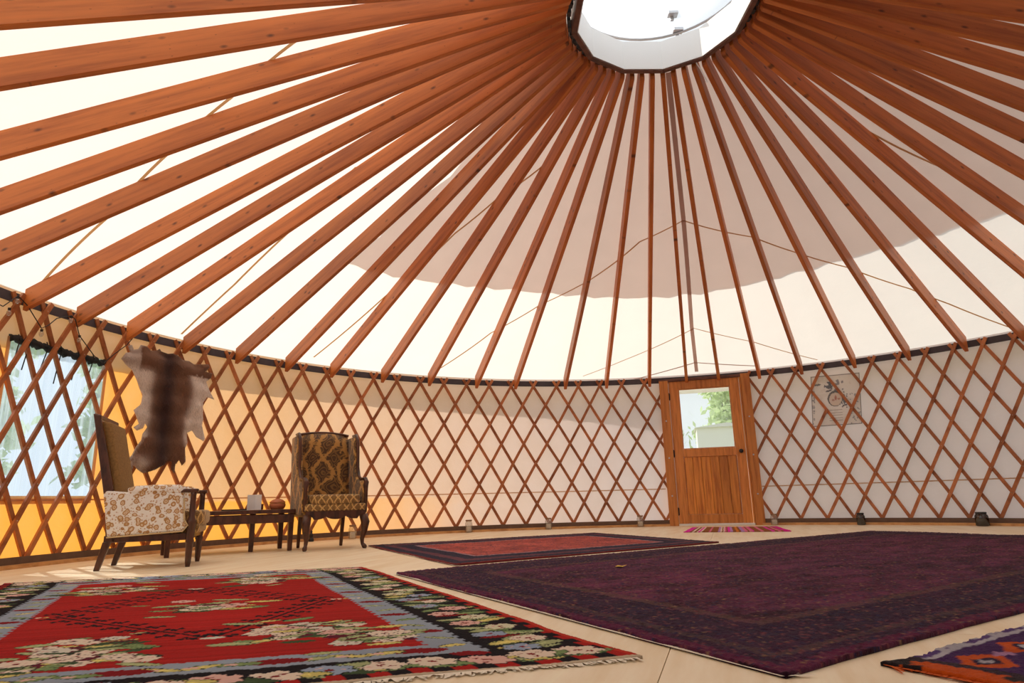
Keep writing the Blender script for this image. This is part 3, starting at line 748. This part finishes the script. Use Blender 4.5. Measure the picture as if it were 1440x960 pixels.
fringe(o_o, (.16, -3.62), (-.37, -2.77), plain('orange_tassel', lin(206, 90, 24), .9), 130, .04, 3)
fringe(o_o, (-.37, -2.77), (-.34, -2.75), plain('orange_tassel_end', lin(214, 96, 20), .9), 30, .05, 5)
lf = MB(); lf.add([(0, 0, .002), (.018, .02, .007), (.045, .012, .004), (.07, .0, .010), (.042, -.018, .003), (.016, -.02, .006), (.035, 0, .001)], [(0, 6, 1), (1, 6, 2), (2, 6, 3), (3, 6, 4), (4, 6, 5), (5, 6, 0)])
lo = lf.build('fallen_leaf', plain('yellow_leaf', lin(240, 196, 60), .6), loc=(-.70, -.42, .020)); lo.modifiers.new('s', 'SOLIDIFY').thickness = .001
tag(lo, 'small yellow leaf lying on the purple carpet', 'leaf')

# ------------------------------------------------------------------ furniture
def floral_material():
    t = NT('floral_cloth'); co = t.coord(); n0 = t.noise(co, 9, 2)
    dist = t.n('VectorMath', operation='ADD'); t.set(dist.inputs[0], co); sc_ = t.n('VectorMath', operation='SCALE', i_0=(.05, .05, .05)); t.set(sc_.inputs['Scale'], n0); t.set(dist.inputs[1], sc_.outputs[0])
    v = t.n('TexVoronoi', i_Vector=dist.outputs[0], i_Scale=23.); d = v.outputs['Distance']
    ringc = t.ramp(d, [(.10, lin(206, 160, 96)), (.20, lin(240, 226, 206)), (.27, lin(200, 156, 100)), (.40, lin(184, 132, 74)), (.47, lin(250, 246, 238)), (.7, lin(250, 246, 240))])
    v2 = t.n('TexVoronoi', i_Vector=dist.outputs[0], i_Scale=55.); sp = t.ramp(v2.outputs['Distance'], [(.28, 1.), (.36, 0.)])
    gate = t.ramp(d, [(.42, 0.), (.5, 1.)])
    c = t.mix(ringc, lin(196, 150, 96), t.math('MULTIPLY', t.math('MULTIPLY', sp, gate), .8))
    t.bsdf(Base_Color=c, Roughness=.9, Normal=t.bump(t.noise(co, 220), .3, .002)); return t.m
def damask_material(name, dark, gold, scale=10):
    t = NT(name); co = t.coord(); n0 = t.noise(co, 7, 3)
    # ogee lattice of mirrored arabesques
    sp = t.n('SeparateXYZ', i_Vector=co); u = t.math('MULTIPLY', t.math('ADD', sp.outputs[1], sp.outputs[0]), scale); v = t.math('MULTIPLY', sp.outputs[2], scale*.8)
    sv_ = t.math('MULTIPLY', t.math('SINE', v), 1.15); nz = t.math('MULTIPLY', t.math('SUBTRACT', n0, .5), 2.2); u = t.math('ADD', u, nz)
    g1 = t.math('ABSOLUTE', t.math('SINE', t.math('ADD', u, sv_))); g2 = t.math('ABSOLUTE', t.math('SINE', t.math('SUBTRACT', u, sv_)))
    rim = t.ramp(t.math('MINIMUM', g1, g2), [(.10, .75), (.30, .15), (.55, .0)])
    r2 = t.math('ADD', t.math('POWER', t.math('SINE', t.math('MULTIPLY', u, 2.)), 2.), t.math('POWER', t.math('SINE', t.math('MULTIPLY', v, 2.)), 2.))
    cur = t.math('ABSOLUTE', t.math('SINE', t.math('ADD', t.math('MULTIPLY', r2, 5.), t.math('MULTIPLY', n0, 9.))))
    f = t.math('ADD', rim, t.math('MULTIPLY', cur, .45))
    c = t.ramp(f, [(.25, dark), (.5, tuple(a*.55+b*.45 for a, b in zip(dark, gold))), (.72, gold)])
    t.bsdf(Base_Color=c, Roughness=.7, Sheen_Weight=.3, Normal=t.bump(t.math('ADD', f, t.noise(co, 200)), .35, .004)); return t.m
M_floral = floral_material()
M_damask = damask_material('gold_damask', lin(84, 56, 26), lin(198, 148, 74), 13)
M_gold_cush = damask_material('gold_cushion_cloth', lin(122, 84, 40), lin(226, 184, 112), 40)
M_tancloth = plain('tan_chair_back_cloth', lin(150, 116, 68), .9, noise=.5, nscale=70)
M_cream = plain('cream_cloth', lin(214, 186, 140), .9, noise=.15, nscale=60)
def bar(mb, a, b, w, d):
    """square-section bar a->b; w along local x/y, tapered lists allowed"""
    a, b = Vector(a), Vector(b); w2 = w if isinstance(w, tuple) else (w, w); d2 = d if isinstance(d, tuple) else (d, d); rings = []
    for P, ww, dd in((a, w2[0], d2[0]), (b, w2[1], d2[1])): rings.append([P+Vector((sx*ww/2, sy*dd/2, 0)) for sx, sy in((-1, -1), (1, -1), (1, 1), (-1, 1))])
    mb.loft(rings); return mb
def soft(o, r=.02):
    md = o.modifiers.new('bevel', 'BEVEL'); md.width = r; md.segments = 3; md.limit_method = 'ANGLE'; o.data.polygons.foreach_set('use_smooth', [True]*len(o.data.polygons)); return o
# floral armchair seen from the side (local +x forward, -y towards the camera)
ac = empty('armchair', (-4.11, .735, 0), rad(18)); tag(ac, 'high backed armchair with floral sides turned towards the table', 'chair', 'armchairs by the lattice')
HW_ = .285
for sy in(-1, 1):
    y0, y1 = sorted((sy*(HW_-.005), sy*(HW_-.065)))
    sp_ = MB().prism([(-.255, .235), (.245, .262), (.272, .30), (.245, .34), (.232, .50), (.22, .545), (-.13, .55), (-.29, .565), (-.31, .54)], 1, y0, y1).build('side_panel', M_floral, ac); soft(sp_, .012)
    pipe = MB().tube([(x, sy*HW_, z) for x, z in[(-.255, .232), (.245, .258), (.276, .30), (.25, .34), (.236, .50)]], .006, 6).build('piping', M_cream, sp_)
    ap = MB().tube([(-.15, sy*(HW_-.035), .555), (-.1, sy*(HW_-.035), .562), (.05, sy*(HW_-.035), .567), (.2, sy*(HW_-.035), .565), (.235, sy*(HW_-.035), .558)], [.028, .036, .037, .036, .026], 12).build('arm_pad', M_floral, ac, True)
    MB().box((.265, sy*(HW_-.03), .555), (.13, .05, .028)).build('arm_rest', M_darkwood, ac, bevel=.008)
    fp = [(.045, 0, .285), (.030, 0, .0)]
    lg = MB(); x0 = .295; yy = sy*(HW_-.03)
    lg.lathe([(.016, 0), (.021, .03), (.024, .10), (.026, .17), (.032, .185), (.026, .20), (.030, .22), (.032, .31), (.038, .325), (.030, .34), (.022, .36), (.020, .52), (.024, .545)], 10, (x0, yy, 0)); lg.build('front_post', M_darkwood, ac, True)
    bar(MB(), (-.305, sy*(HW_-.045), 0), (-.255, sy*(HW_-.04), .20), (.036, .052), (.036, .045)).build('back_leg', M_darkwood, ac, bevel=.006)
    # slanted back posts with thin wooden edge
    MB().prism([(-.262, .20), (-.215, .20), (-.245, .55), (-.345, .95), (-.395, 1.12), (-.44, 1.135), (-.41, 1.0), (-.345, .70), (-.29, .45)], 1, *sorted((sy*.225, sy*.27))).build('back_post', M_darkwood, ac, bevel=.006)
MB().box((.0, 0, .218), (.56, .50, .05)).build('seat_rail', M_darkwood, ac, bevel=.006)
MB().prism([(.29, .21), (.31, .21), (.31, .26), (.29, .26)], 1, -.25, .25).build('front_rail', M_darkwood, ac)
soft(MB().box((.10, 0, .275), (.50, .43, .07)).build('seat_base', M_gold_cush, ac), .02)
MB().pad((.10, 0, .355), (.56, .43, .11), .05).build('seat_cushion', M_gold_cush, ac, True)
soft(MB().prism([(-.235, .27), (-.165, .27), (-.20, .56), (-.282, .90), (-.322, 1.075), (-.392, 1.085), (-.355, .95), (-.275, .62)], 1, -.222, .222).build('backrest', M_tancloth, ac), .02)
MB().prism([(-.430, 1.10), (-.385, 1.09), (-.387, 1.125), (-.435, 1.14)], 1, -.265, .265).build('top_rail', M_darkwood, ac, bevel=.008)
# gold wing chair (local +x forward)
wc = empty('wing_chair', (-3.185, 2.28, 0), rad(-60)); tag(wc, 'wing chair in gold damask with curved wooden legs beside the table end', 'chair', 'armchairs by the lattice')
FW = .275
for sy in(-1, 1):
    pts = [(.285, sy*FW, .315), (.312, sy*(FW+.012), .25), (.300, sy*(FW+.008), .17), (.275, sy*(FW-.005), .09), (.275, sy*FW, .045), (.300, sy*(FW+.012), .02), (.318, sy*(FW+.02), .012)]
    MB().tube(pts, [.042, .044, .032, .021, .017, .024, .016], 10).build('front_leg', M_darkwood, wc, True)
    bar(MB(), (-.30, sy*.22, 0), (-.25, sy*.22, .31), (.03, .042), (.03, .04)).build('back_leg', M_darkwood, wc, bevel=.006)
    # wing + arm side panel: outline in x,z, extruded sideways
    out = [(-.28, .33), (.25, .33), (.27, .45), (.265, .60), (.235, .655), (.10, .655), (.02, .69), (-.04, .80), (-.055, .95), (-.075, 1.08), (-.13, 1.13), (-.36, 1.12), (-.34, .9)]
    sp_ = MB().prism(out, 1, *sorted((sy*.265, sy*.325))).build('wing_panel', M_damask, wc); soft(sp_, .02)
    edge = [(.268, .45), (.275, .60), (.245, .665), (.10, .668), (.018, .70), (-.036, .80), (-.045, .95), (-.066, 1.08), (-.125, 1.14), (-.25, 1.145)]
    MB().tube([(x, sy*.300, z) for x, z in edge], [.014, .020, .022, .018, .016, .016, .017, .018, .018, .012], 8).build('wing_trim', M_darkwood, sp_, True)
    MB().tube([(.262, sy*.295, .36), (.272, sy*.297, .48), (.266, sy*.297, .56), (.285, sy*.297, .635), (.272, sy*.297, .665)], [.018, .016, .018, .026, .016], 8).build('arm_post', M_darkwood, wc, True)
ap_ = [(-.30, .36)]
scal = [(-.29, .365)]+[(y_, .315-.030*abs(math.sin((y_+.29)/.58*PI*3))**.6*(1 if .12 < (y_+.29)/.58 < .88 else .2)) for y_ in[-.29+.58*k/36 for k in range(37)]]+[(.29, .365)]
MB().prism(scal, 0, .275, .300).build('front_apron', M_darkwood, wc)
MB().box((0, 0, .335), (.56, .56, .05)).build('seat_frame', M_darkwood, wc, bevel=.006)
soft(MB().box((.03, 0, .395), (.53, .60, .075)).build('seat_deck', M_gold_cush, wc), .02)
MB().pad((.06, 0, .475), (.50, .52, .09), .05).build('seat_cushion', M_gold_cush, wc, True)
bk = MB(); rings = []
for k in range(11):
    t = k/10; z = .44+t*.70; xo = -.20-.11*t; crown = 0
    ring = []
    for i in range(13):
        s_ = -1+2*i/12; zz = z+(.03*(1-s_*s_) if k == 10 else .0)
        ring.append((xo+.035*(1-s_**4)+(.0 if k < 10 else -.03), s_*.268, zz))
    ring += [(xo-.10, .268, z), (xo-.10, -.268, z)]
    rings.append(ring)
bk.loft(rings); bk_o = bk.build('backrest', M_damask, wc, True)
MB().tube([(-.325, -.27+.54*k/10, 1.150+.028*(1-(-1+2*k/10)**2)) for k in range(11)], .014, 8).build('top_trim', M_darkwood, bk_o, True)
# coffee table
tb = empty('coffee_table', (-4.06, 1.975, 0), rad(31.5)); tag(tb, 'long low dark wooden coffee table between the two armchairs', 'table')
TL, TW = 1.14, .50
MB().box((0, 0, .372), (TL, TW, .036)).build('table_top', M_darkwood, tb, bevel=.005)
for sy in(-1, 1): MB().box((0, sy*(TW/2-.02), .305), (TL-.02, .022, .078)).build('apron', M_darkwood, tb, bevel=.003)
for sx in(-1, 1): MB().box((sx*(TL/2-.02), 0, .305), (.022, TW-.064, .078)).build('apron', M_darkwood, tb, bevel=.003)
for x, y in((-.525, -.21), (.535, -.215), (-.525, .21), (.535, .215), (.21, -.04)):
    bar(MB(), (x, y, 0), (x, y, .353), (.040, .052), (.040, .052)).build('leg', M_darkwood, tb, bevel=.005)
def on_table(x, y, z=.391):
    c, s = math.cos(rad(31.5)), math.sin(rad(31.5)); return (-4.06+c*x-s*y, 1.975+s*x+c*y, z)
M_paper = plain('white_paper', (.93, .93, .94), .6)
bk_ = empty('booklet', on_table(.225, -.02), rad(12)); tag(bk_, 'white folded booklet standing open on the coffee table', 'booklet')
for sg in(-1, 1): MB().prism([(0, 0), (sg*.066, -.028), (sg*.066, -.031), (0, -.003)], 2, 0, .145).build('cover', M_paper, bk_)
cup = MB().lathe([(.028, 0), (.034, .004), (.036, .05), (.034, .056), (.031, .052), (.029, .008)], 18).build('small_cup', plain('dark_clay', lin(112, 62, 50), .5), loc=on_table(.28, .02)); tag(cup, 'small dark reddish cup beside the white booklet', 'cup')
jr = empty('lidded_jar', on_table(.445, .0)); tag(jr, 'round terracotta lidded pot at the right end of the table', 'pot')
M_terra = plain('terracotta', lin(205, 122, 84), .5, noise=.15)
MB().lathe([(.055, 0), (.066, .006), (.078, .03), (.078, .05), (.070, .060)], 24).build('body', M_terra, jr, True)
ld = MB().lathe([(.077, .061), (.074, .072), (.050, .092), (.022, .102), (.010, .106)], 24).build('lid', M_terra, jr, True)
MB().lathe([(.008, .104), (.013, .118), (.012, .130), (.004, .138)], 12).build('knob', M_terra, ld, True)
tr = MB().box((0, 0, .006), (.22, .10, .012)).build('flat_book', plain('dark_cover', (.03, .028, .03), .5), loc=on_table(.02, -.13), rotz=rad(25)); tag(tr, 'thin dark book lying flat near the booklet', 'book')

# ------------------------------------------------------------------ hide on the lattice
HIDE = [(162.9, 1.828), (162.49, 1.892), (161.82, 1.912), (162.15, 1.971), (161.73, 1.988), (161.47, 1.944), (160.88, 1.963), (160.64, 2.009), (159.92, 2.007), (159.42, 1.974), (158.65, 1.988), (158.26, 2.013), (158.03, 1.991), (157.17, 1.981), (156.55, 1.996), (155.9, 1.986), (155.2, 1.945), (154.34, 1.95), (153.66, 1.926), (152.58, 1.943), (151.71, 1.956), (151.56, 1.922), (152.06, 1.869), (151.17, 1.863), (151.22, 1.808), (151.84, 1.763), (151.3, 1.671), (150.55, 1.58), (151.55, 1.596), (152.03, 1.528), (152.02, 1.422), (151.84, 1.353), (151.98, 1.282), (151.34, 1.146), (151.49, 1.119), (152.49, 1.157), (153.09, 1.221), (153.8, 1.191), (153.69, 1.098), (153.93, 1.029), (153.67, .896), (154.04, .853), (154.41, .91), (154.87, .859), (154.87, .777), (155.32, .808), (155.32, .89), (155.93, .896), (156.29, .854), (156.96, .828), (157.33, .803), (158.18, .777), (158.76, .768), (159.38, .797), (160.02, .841), (160.18, .749), (160.66, .68), (160.98, .702), (160.56, .809), (160.3, .887), (160.7, .846), (160.94, .876), (160.25, .933), (159.87, 1.012), (159.37, 1.078), (159.26, 1.142), (158.85, 1.209), (159.2, 1.247), (159.33, 1.197), (159.99, 1.168), (160.42, 1.196), (159.88, 1.233), (160.4, 1.323), (160.65, 1.36), (159.94, 1.424), (159.77, 1.522), (160.25, 1.581), (160.64, 1.64), (161.12, 1.698), (161.38, 1.742), (162.24, 1.784)]
RH = R-.105; K = rad(1)*RH
poly = [((157-a)*K, z) for a, z in HIDE]
def inside(pt):
    x, y = pt; c = False; n = len(poly)
    for i in range(n):
        (x0, y0), (x1, y1) = poly[i], poly[(i+1) % n]
        if (y0 > y) != (y1 > y) and x < (x1-x0)*(y-y0)/(y1-y0)+x0: c = not c
    return c
def edist(pt):
    P = Vector(pt); best = 9
    for i in range(len(poly)):
        A, B = Vector(poly[i]), Vector(poly[(i+1) % len(poly)]); d = B-A; t = max(0, min(1, (P-A).dot(d)/max(d.length_squared, 1e-9))); best = min(best, (P-A-d*t).length)
    return best
inner = [(x*.022-.6+rr.uniform(-.005, .005), .66+y*.022+rr.uniform(-.005, .005)) for x in range(56) for y in range(64)]
inner = [c_ for c_ in inner if inside(c_) and edist(c_) > .008]
vts = [Vector(c_) for c_ in poly+inner]; n0 = len(poly)
cv, ce, cf, *_ = delaunay_2d_cdt(vts, [(i, (i+1) % n0) for i in range(n0)], [], 1, 1e-5)
BR, DK, LT, GY = L3(138, 102, 82), L3(72, 50, 48), L3(170, 136, 112), L3(250, 240, 232)
def hcol(x, z, e):
    spine = math.exp(-((x-.0)/.11)**2)
    c = BR*(1-spine)+DK*spine
    wl = 1/(1+math.exp((x+.175)/.016)) if z > 1.12 else 0           # pale leg skin, left edge
    wr = 1/(1+math.exp(-(x-.275-.03*math.sin(z*9))/.016)) if 1.05 < z < 1.80 else 0
    if z > 1.76: wl *= max(0, 1-(z-1.76)/.06)*.5+.5*(x < -.33)
    w = min(1, wl+wr)
    if z < 1.1:
        b = math.exp(-((x+.21)/.07)**2-((z-.85)/.06)**2); w = max(w, .7*b); w = max(w, .6*max(0, 1-e/.03)*(x < -.12))
    return c*(1-w)+GY*w
dist = [edist((c_.x, c_.y)) for c_ in cv]
HV = []
for c_, e in zip(cv, dist):
    a = 157-c_.x/K; bul = .022*min(1, e/.08)+.010*math.sin(c_.x*17+c_.y*9)+.006*math.sin(c_.y*31)
    bul += .03*(max(0, 1.12-c_.y)/.4)*min(1, e/.05)
    HV.append(pol(RH-.006-max(0, bul), a, c_.y))
m = bpy.data.meshes.new('hide'); m.from_pydata(HV, [], [tuple(f_) for f_ in cf]); m.update(); m.polygons.foreach_set('use_smooth', [True]*len(m.polygons))
at = m.color_attributes.new('Col', 'FLOAT_COLOR', 'POINT')
for i, c_ in enumerate(cv): at.data[i].color = (*hcol(c_.x, c_.y, dist[i]), 1)
M_fur = attr_mat('fur', .8, 90, .5, .25, .3)
hide = obj('animal_hide', m, M_fur); md = hide.modifiers.new('solid', 'SOLIDIFY'); md.thickness = .006; md.offset = 0
tag(hide, 'brown animal hide with pale legs hung on the lattice', 'hide')
fm = MB(); fc = []
for k in range(9000):
    f_ = cf[rr.randrange(len(cf))]; a, b = rr.random(), rr.random()
    if a+b > 1: a, b = 1-a, 1-b
    P = Vector(HV[f_[0]])*(1-a-b)+Vector(HV[f_[1]])*a+Vector(HV[f_[2]])*b; c2 = cv[f_[0]]*(1-a-b)+cv[f_[1]]*a+cv[f_[2]]*b
    N = -Vector((P.x, P.y, 0)).normalized(); T = Vector((-N.y, N.x, 0)); l = rr.uniform(.015, .032); d = (Vector((0, 0, -1))+T*rr.uniform(-.5, .5)+N*.35).normalized()
    P = P+N*.003; fm.add([P-T*.0022, P+T*.0022, P+d*l], [(0, 1, 2)])
    c_ = hcol(c2.x, c2.y, .05)*rr.uniform(.7, 1.25); fc += [(*c_, 1)]*3
fmesh = fm.mesh('fur'); at = fmesh.color_attributes.new('Col', 'FLOAT_COLOR', 'POINT'); at.data.foreach_set('color', np.array(fc, np.float32).ravel())
fo = obj('fur', fmesh, M_fur, hide); fo['kind'] = 'stuff'

# ------------------------------------------------------------------ printed cloth behind the lattice
def tapimg():
    n = 90; P = Paint(n, n, 1, 1, L3(252, 250, 246)); INKB = L3(84, 84, 108); r2 = np.random.default_rng(14); n1 = fbm(n, n, 77, 10, 4)
    P.img[n1 > .60] = L3(244, 240, 234)
    for k in range(9): P.ell(.33+r2.normal(0, .09), .20+r2.normal(0, .04), .07, .018, INKB, r2.uniform(-1, 1)); P.ell(.55+r2.normal(0, .06), .17+r2.normal(0, .05), .03, .02, L3(160, 158, 170), r2.uniform(-1, 1))
    for k in range(60):
        e = r2.random()
        P.ell(*(r2.uniform(.78, .98), r2.uniform(.35, .98)) if e < .5 else (r2.uniform(0, .07), r2.uniform(.3, 1)), .018, .012, L3(170, 172, 180), r2.uniform(0, 3))
    for k in range(26): P.ell(.67+r2.normal(0, .025), .52+r2.normal(0, .11), .014, .016, INKB)
    P.ell(.49, .47, .155, .155, L3(60, 50, 60)); P.ell(.495, .485, .130, .130, L3(238, 222, 206)); P.ell(.5, .46, .02, .05, L3(190, 120, 96)); P.ell(.56, .48, .03, .02, L3(200, 140, 116)); P.ell(.45, .5, .03, .02, L3(196, 150, 130))
    for k in range(5): P.line(.36, .70+k*.05, .62, .70+k*.05, .008, L3(176, 170, 164))
    P.mask((P.x < .012) | (P.x > .988) | (P.y < .012) | (P.y > .988), L3(150, 148, 150))
    return P.img
def thin_print():
    t = NT('printed_cotton'); a = t.n('Attribute', attribute_name='Col').outputs[0]
    d = t.n('BsdfDiffuse', i_Color=a); tr = t.n('BsdfTranslucent', i_Color=a); mx = t.n('MixShader'); mx.inputs[0].default_value = .2
    t.t.links.new(d.outputs[0], mx.inputs[1]); t.t.links.new(tr.outputs[0], mx.inputs[2])
    m2 = t.n('MixShader'); m2.inputs[0].default_value = .45; t.t.links.new(mx.outputs[0], m2.inputs[1]); t.t.links.new(t.n('BsdfTransparent').outputs[0], m2.inputs[2]); return t.surf(m2.outputs[0])
ti = tapimg(); n = ti.shape[0]; V = []; F = []
for j in range(n):
    for i in range(n):
        u, v = i/(n-1), j/(n-1); a = (57.33*(1-u)+50.75*u)*(1-v)+(57.97*(1-u)+51.37*u)*v; z = (1.995*(1-u)+1.975*u)*(1-v)+(1.298*(1-u)+1.291*u)*v
        V.append(pol(R-.0165+.003*math.sin(u*7+v*3), a, z))
for j in range(n-1):
    for i in range(n-1): F.append((j*n+i, j*n+i+1, (j+1)*n+i+1, (j+1)*n+i))
m = bpy.data.meshes.new('printed_cloth'); m.from_pydata(V, [], F); m.update(); at = m.color_attributes.new('Col', 'FLOAT_COLOR', 'POINT'); at.data.foreach_set('color', np.concatenate([ti.reshape(-1, 3), np.ones((n*n, 1))], 1).astype(np.float32).ravel())
tp = obj('printed_cloth', m, thin_print()); md = tp.modifiers.new('solid', 'SOLIDIFY'); md.thickness = .002; md.offset = 0
tag(tp, 'cream cloth printed with a circle and dark plumes behind the lattice', 'cloth')

# ------------------------------------------------------------------ candle jars along the wall foot
M_wax = plain('candle_wax', (.85, .82, .76), .5)
M_tin = plain('jar_band', lin(150, 118, 92), .35, .7)
M_darkglass = glass('smoked_jar_glass', (.25, .22, .2), .12, (.2, .18, .16), .14)
def jar(a, r, label, h=.16, w=.050, dark=False):
    o = empty('candle_jar', pol(r, a, .001)); tag(o, label, 'candle jar', 'candle jars along the wall')
    g_ = M_darkglass if dark else M_jar
    MB().lathe([(w*.8, 0), (w, .006), (w, h*.68), (w*.93, h*.78), (w*.78, h*.86), (w*.78, h), (w*.73, h), (w*.73, h*.86), (w*.88, h*.76), (w*.94, h*.66), (w*.94, .012), (w*.1, .012)], 20).build('glass_body', g_, o, True)
    MB().lathe([(w*.84, h*.88), (w*.86, h*.90), (w*.86, h*.97), (w*.84, h*.99), (w*.79, h*.99), (w*.79, h*.88)], 20).build('neck_band', M_tin if not dark else M_black, o, True)
    c_ = MB().lathe([(w*.62, .014), (w*.63, h*.44), (w*.56, h*.48), (w*.1, h*.46)], 16).build('candle', M_wax, o, True)
    MB().tube([(0, 0, h*.45), (.001, 0, h*.45+.014)], .0015, 5).build('wick', M_black, c_)
jar(112.0, 5.19, 'clear candle jar leftmost along the far lattice, behind the red carpet', .17, .052)
jar(99.2, 5.19, 'clear candle jar midway along the far lattice, left of the door')
jar(84.6, 5.19, 'clear candle jar just left of the door frame')
jar(64.6, 5.15, 'clear candle jar at the foot of the right door jamb', .15)
jar(53.0, 5.18, 'dark candle jar below the printed cloth', .15, .050, True)
jar(38.6, 5.15, 'large smoked glass jar farthest right along the lattice', .155, .066, True)
jar(130.6, 5.10, 'clear candle jar behind the right leg of the wing chair', .17, .05)
fg = MB().lathe([(.030, 0), (.034, .01), (.030, .03), (.018, .045), (.024, .065), (.020, .085), (.010, .10), (.014, .115), (.006, .13)], 14).build('black_finial', M_black, loc=pol(5.155, 136.4, .001)); tag(fg, 'small black turned ornament under the wing chair', 'ornament')

# ------------------------------------------------------------------ string of little lamps on the window lattice
M_wire = plain('black_wire', (.01, .01, .012), .5); M_bulb = glass('clear_bulb', (.9, .9, .88), .25, (.9, .9, .88), .15)
sl = empty('string_lights', pol(R-.095, 170, 2.0)); tag(sl, 'black wire of small clear bulbs strung over the window lattice', 'string lights')
wp = [(178.5, 2.02), (176.24, 1.997), (174.9, 2.123), (173.8, 2.069), (172.01, 1.92), (171.3, 1.966), (170.55, 2.043), (169.01, 2.106), (168.51, 2.082), (167.82, 1.95), (165.89, 1.803), (164.71, 1.749), (163.6, 1.86), (162.2, 1.98), (161.6, 2.06)]
mb = MB().tube([pol(R-.098, a, z) for a, z in wp], .0045, 5); local(mb, sl).build('wire', M_wire, sl)
for a, z in((175.56, 1.985), (174.9, 2.10), (171.95, 1.895), (169.0, 2.085), (167.8, 1.935), (164.69, 1.735)):
    b_ = MB().lathe([(.004, .02), (.011, .018), (.011, 0.), (.006, -.002)], 10, pol(R-.098, a, z)); local(b_, sl); so = b_.build('socket', M_wire, sl)
    b_ = MB().lathe([(.008, 0.), (.016, -.012), (.018, -.026), (.012, -.042), (.003, -.048)], 12, pol(R-.098, a, z)); local(b_, sl).build('bulb', M_bulb, so, True)
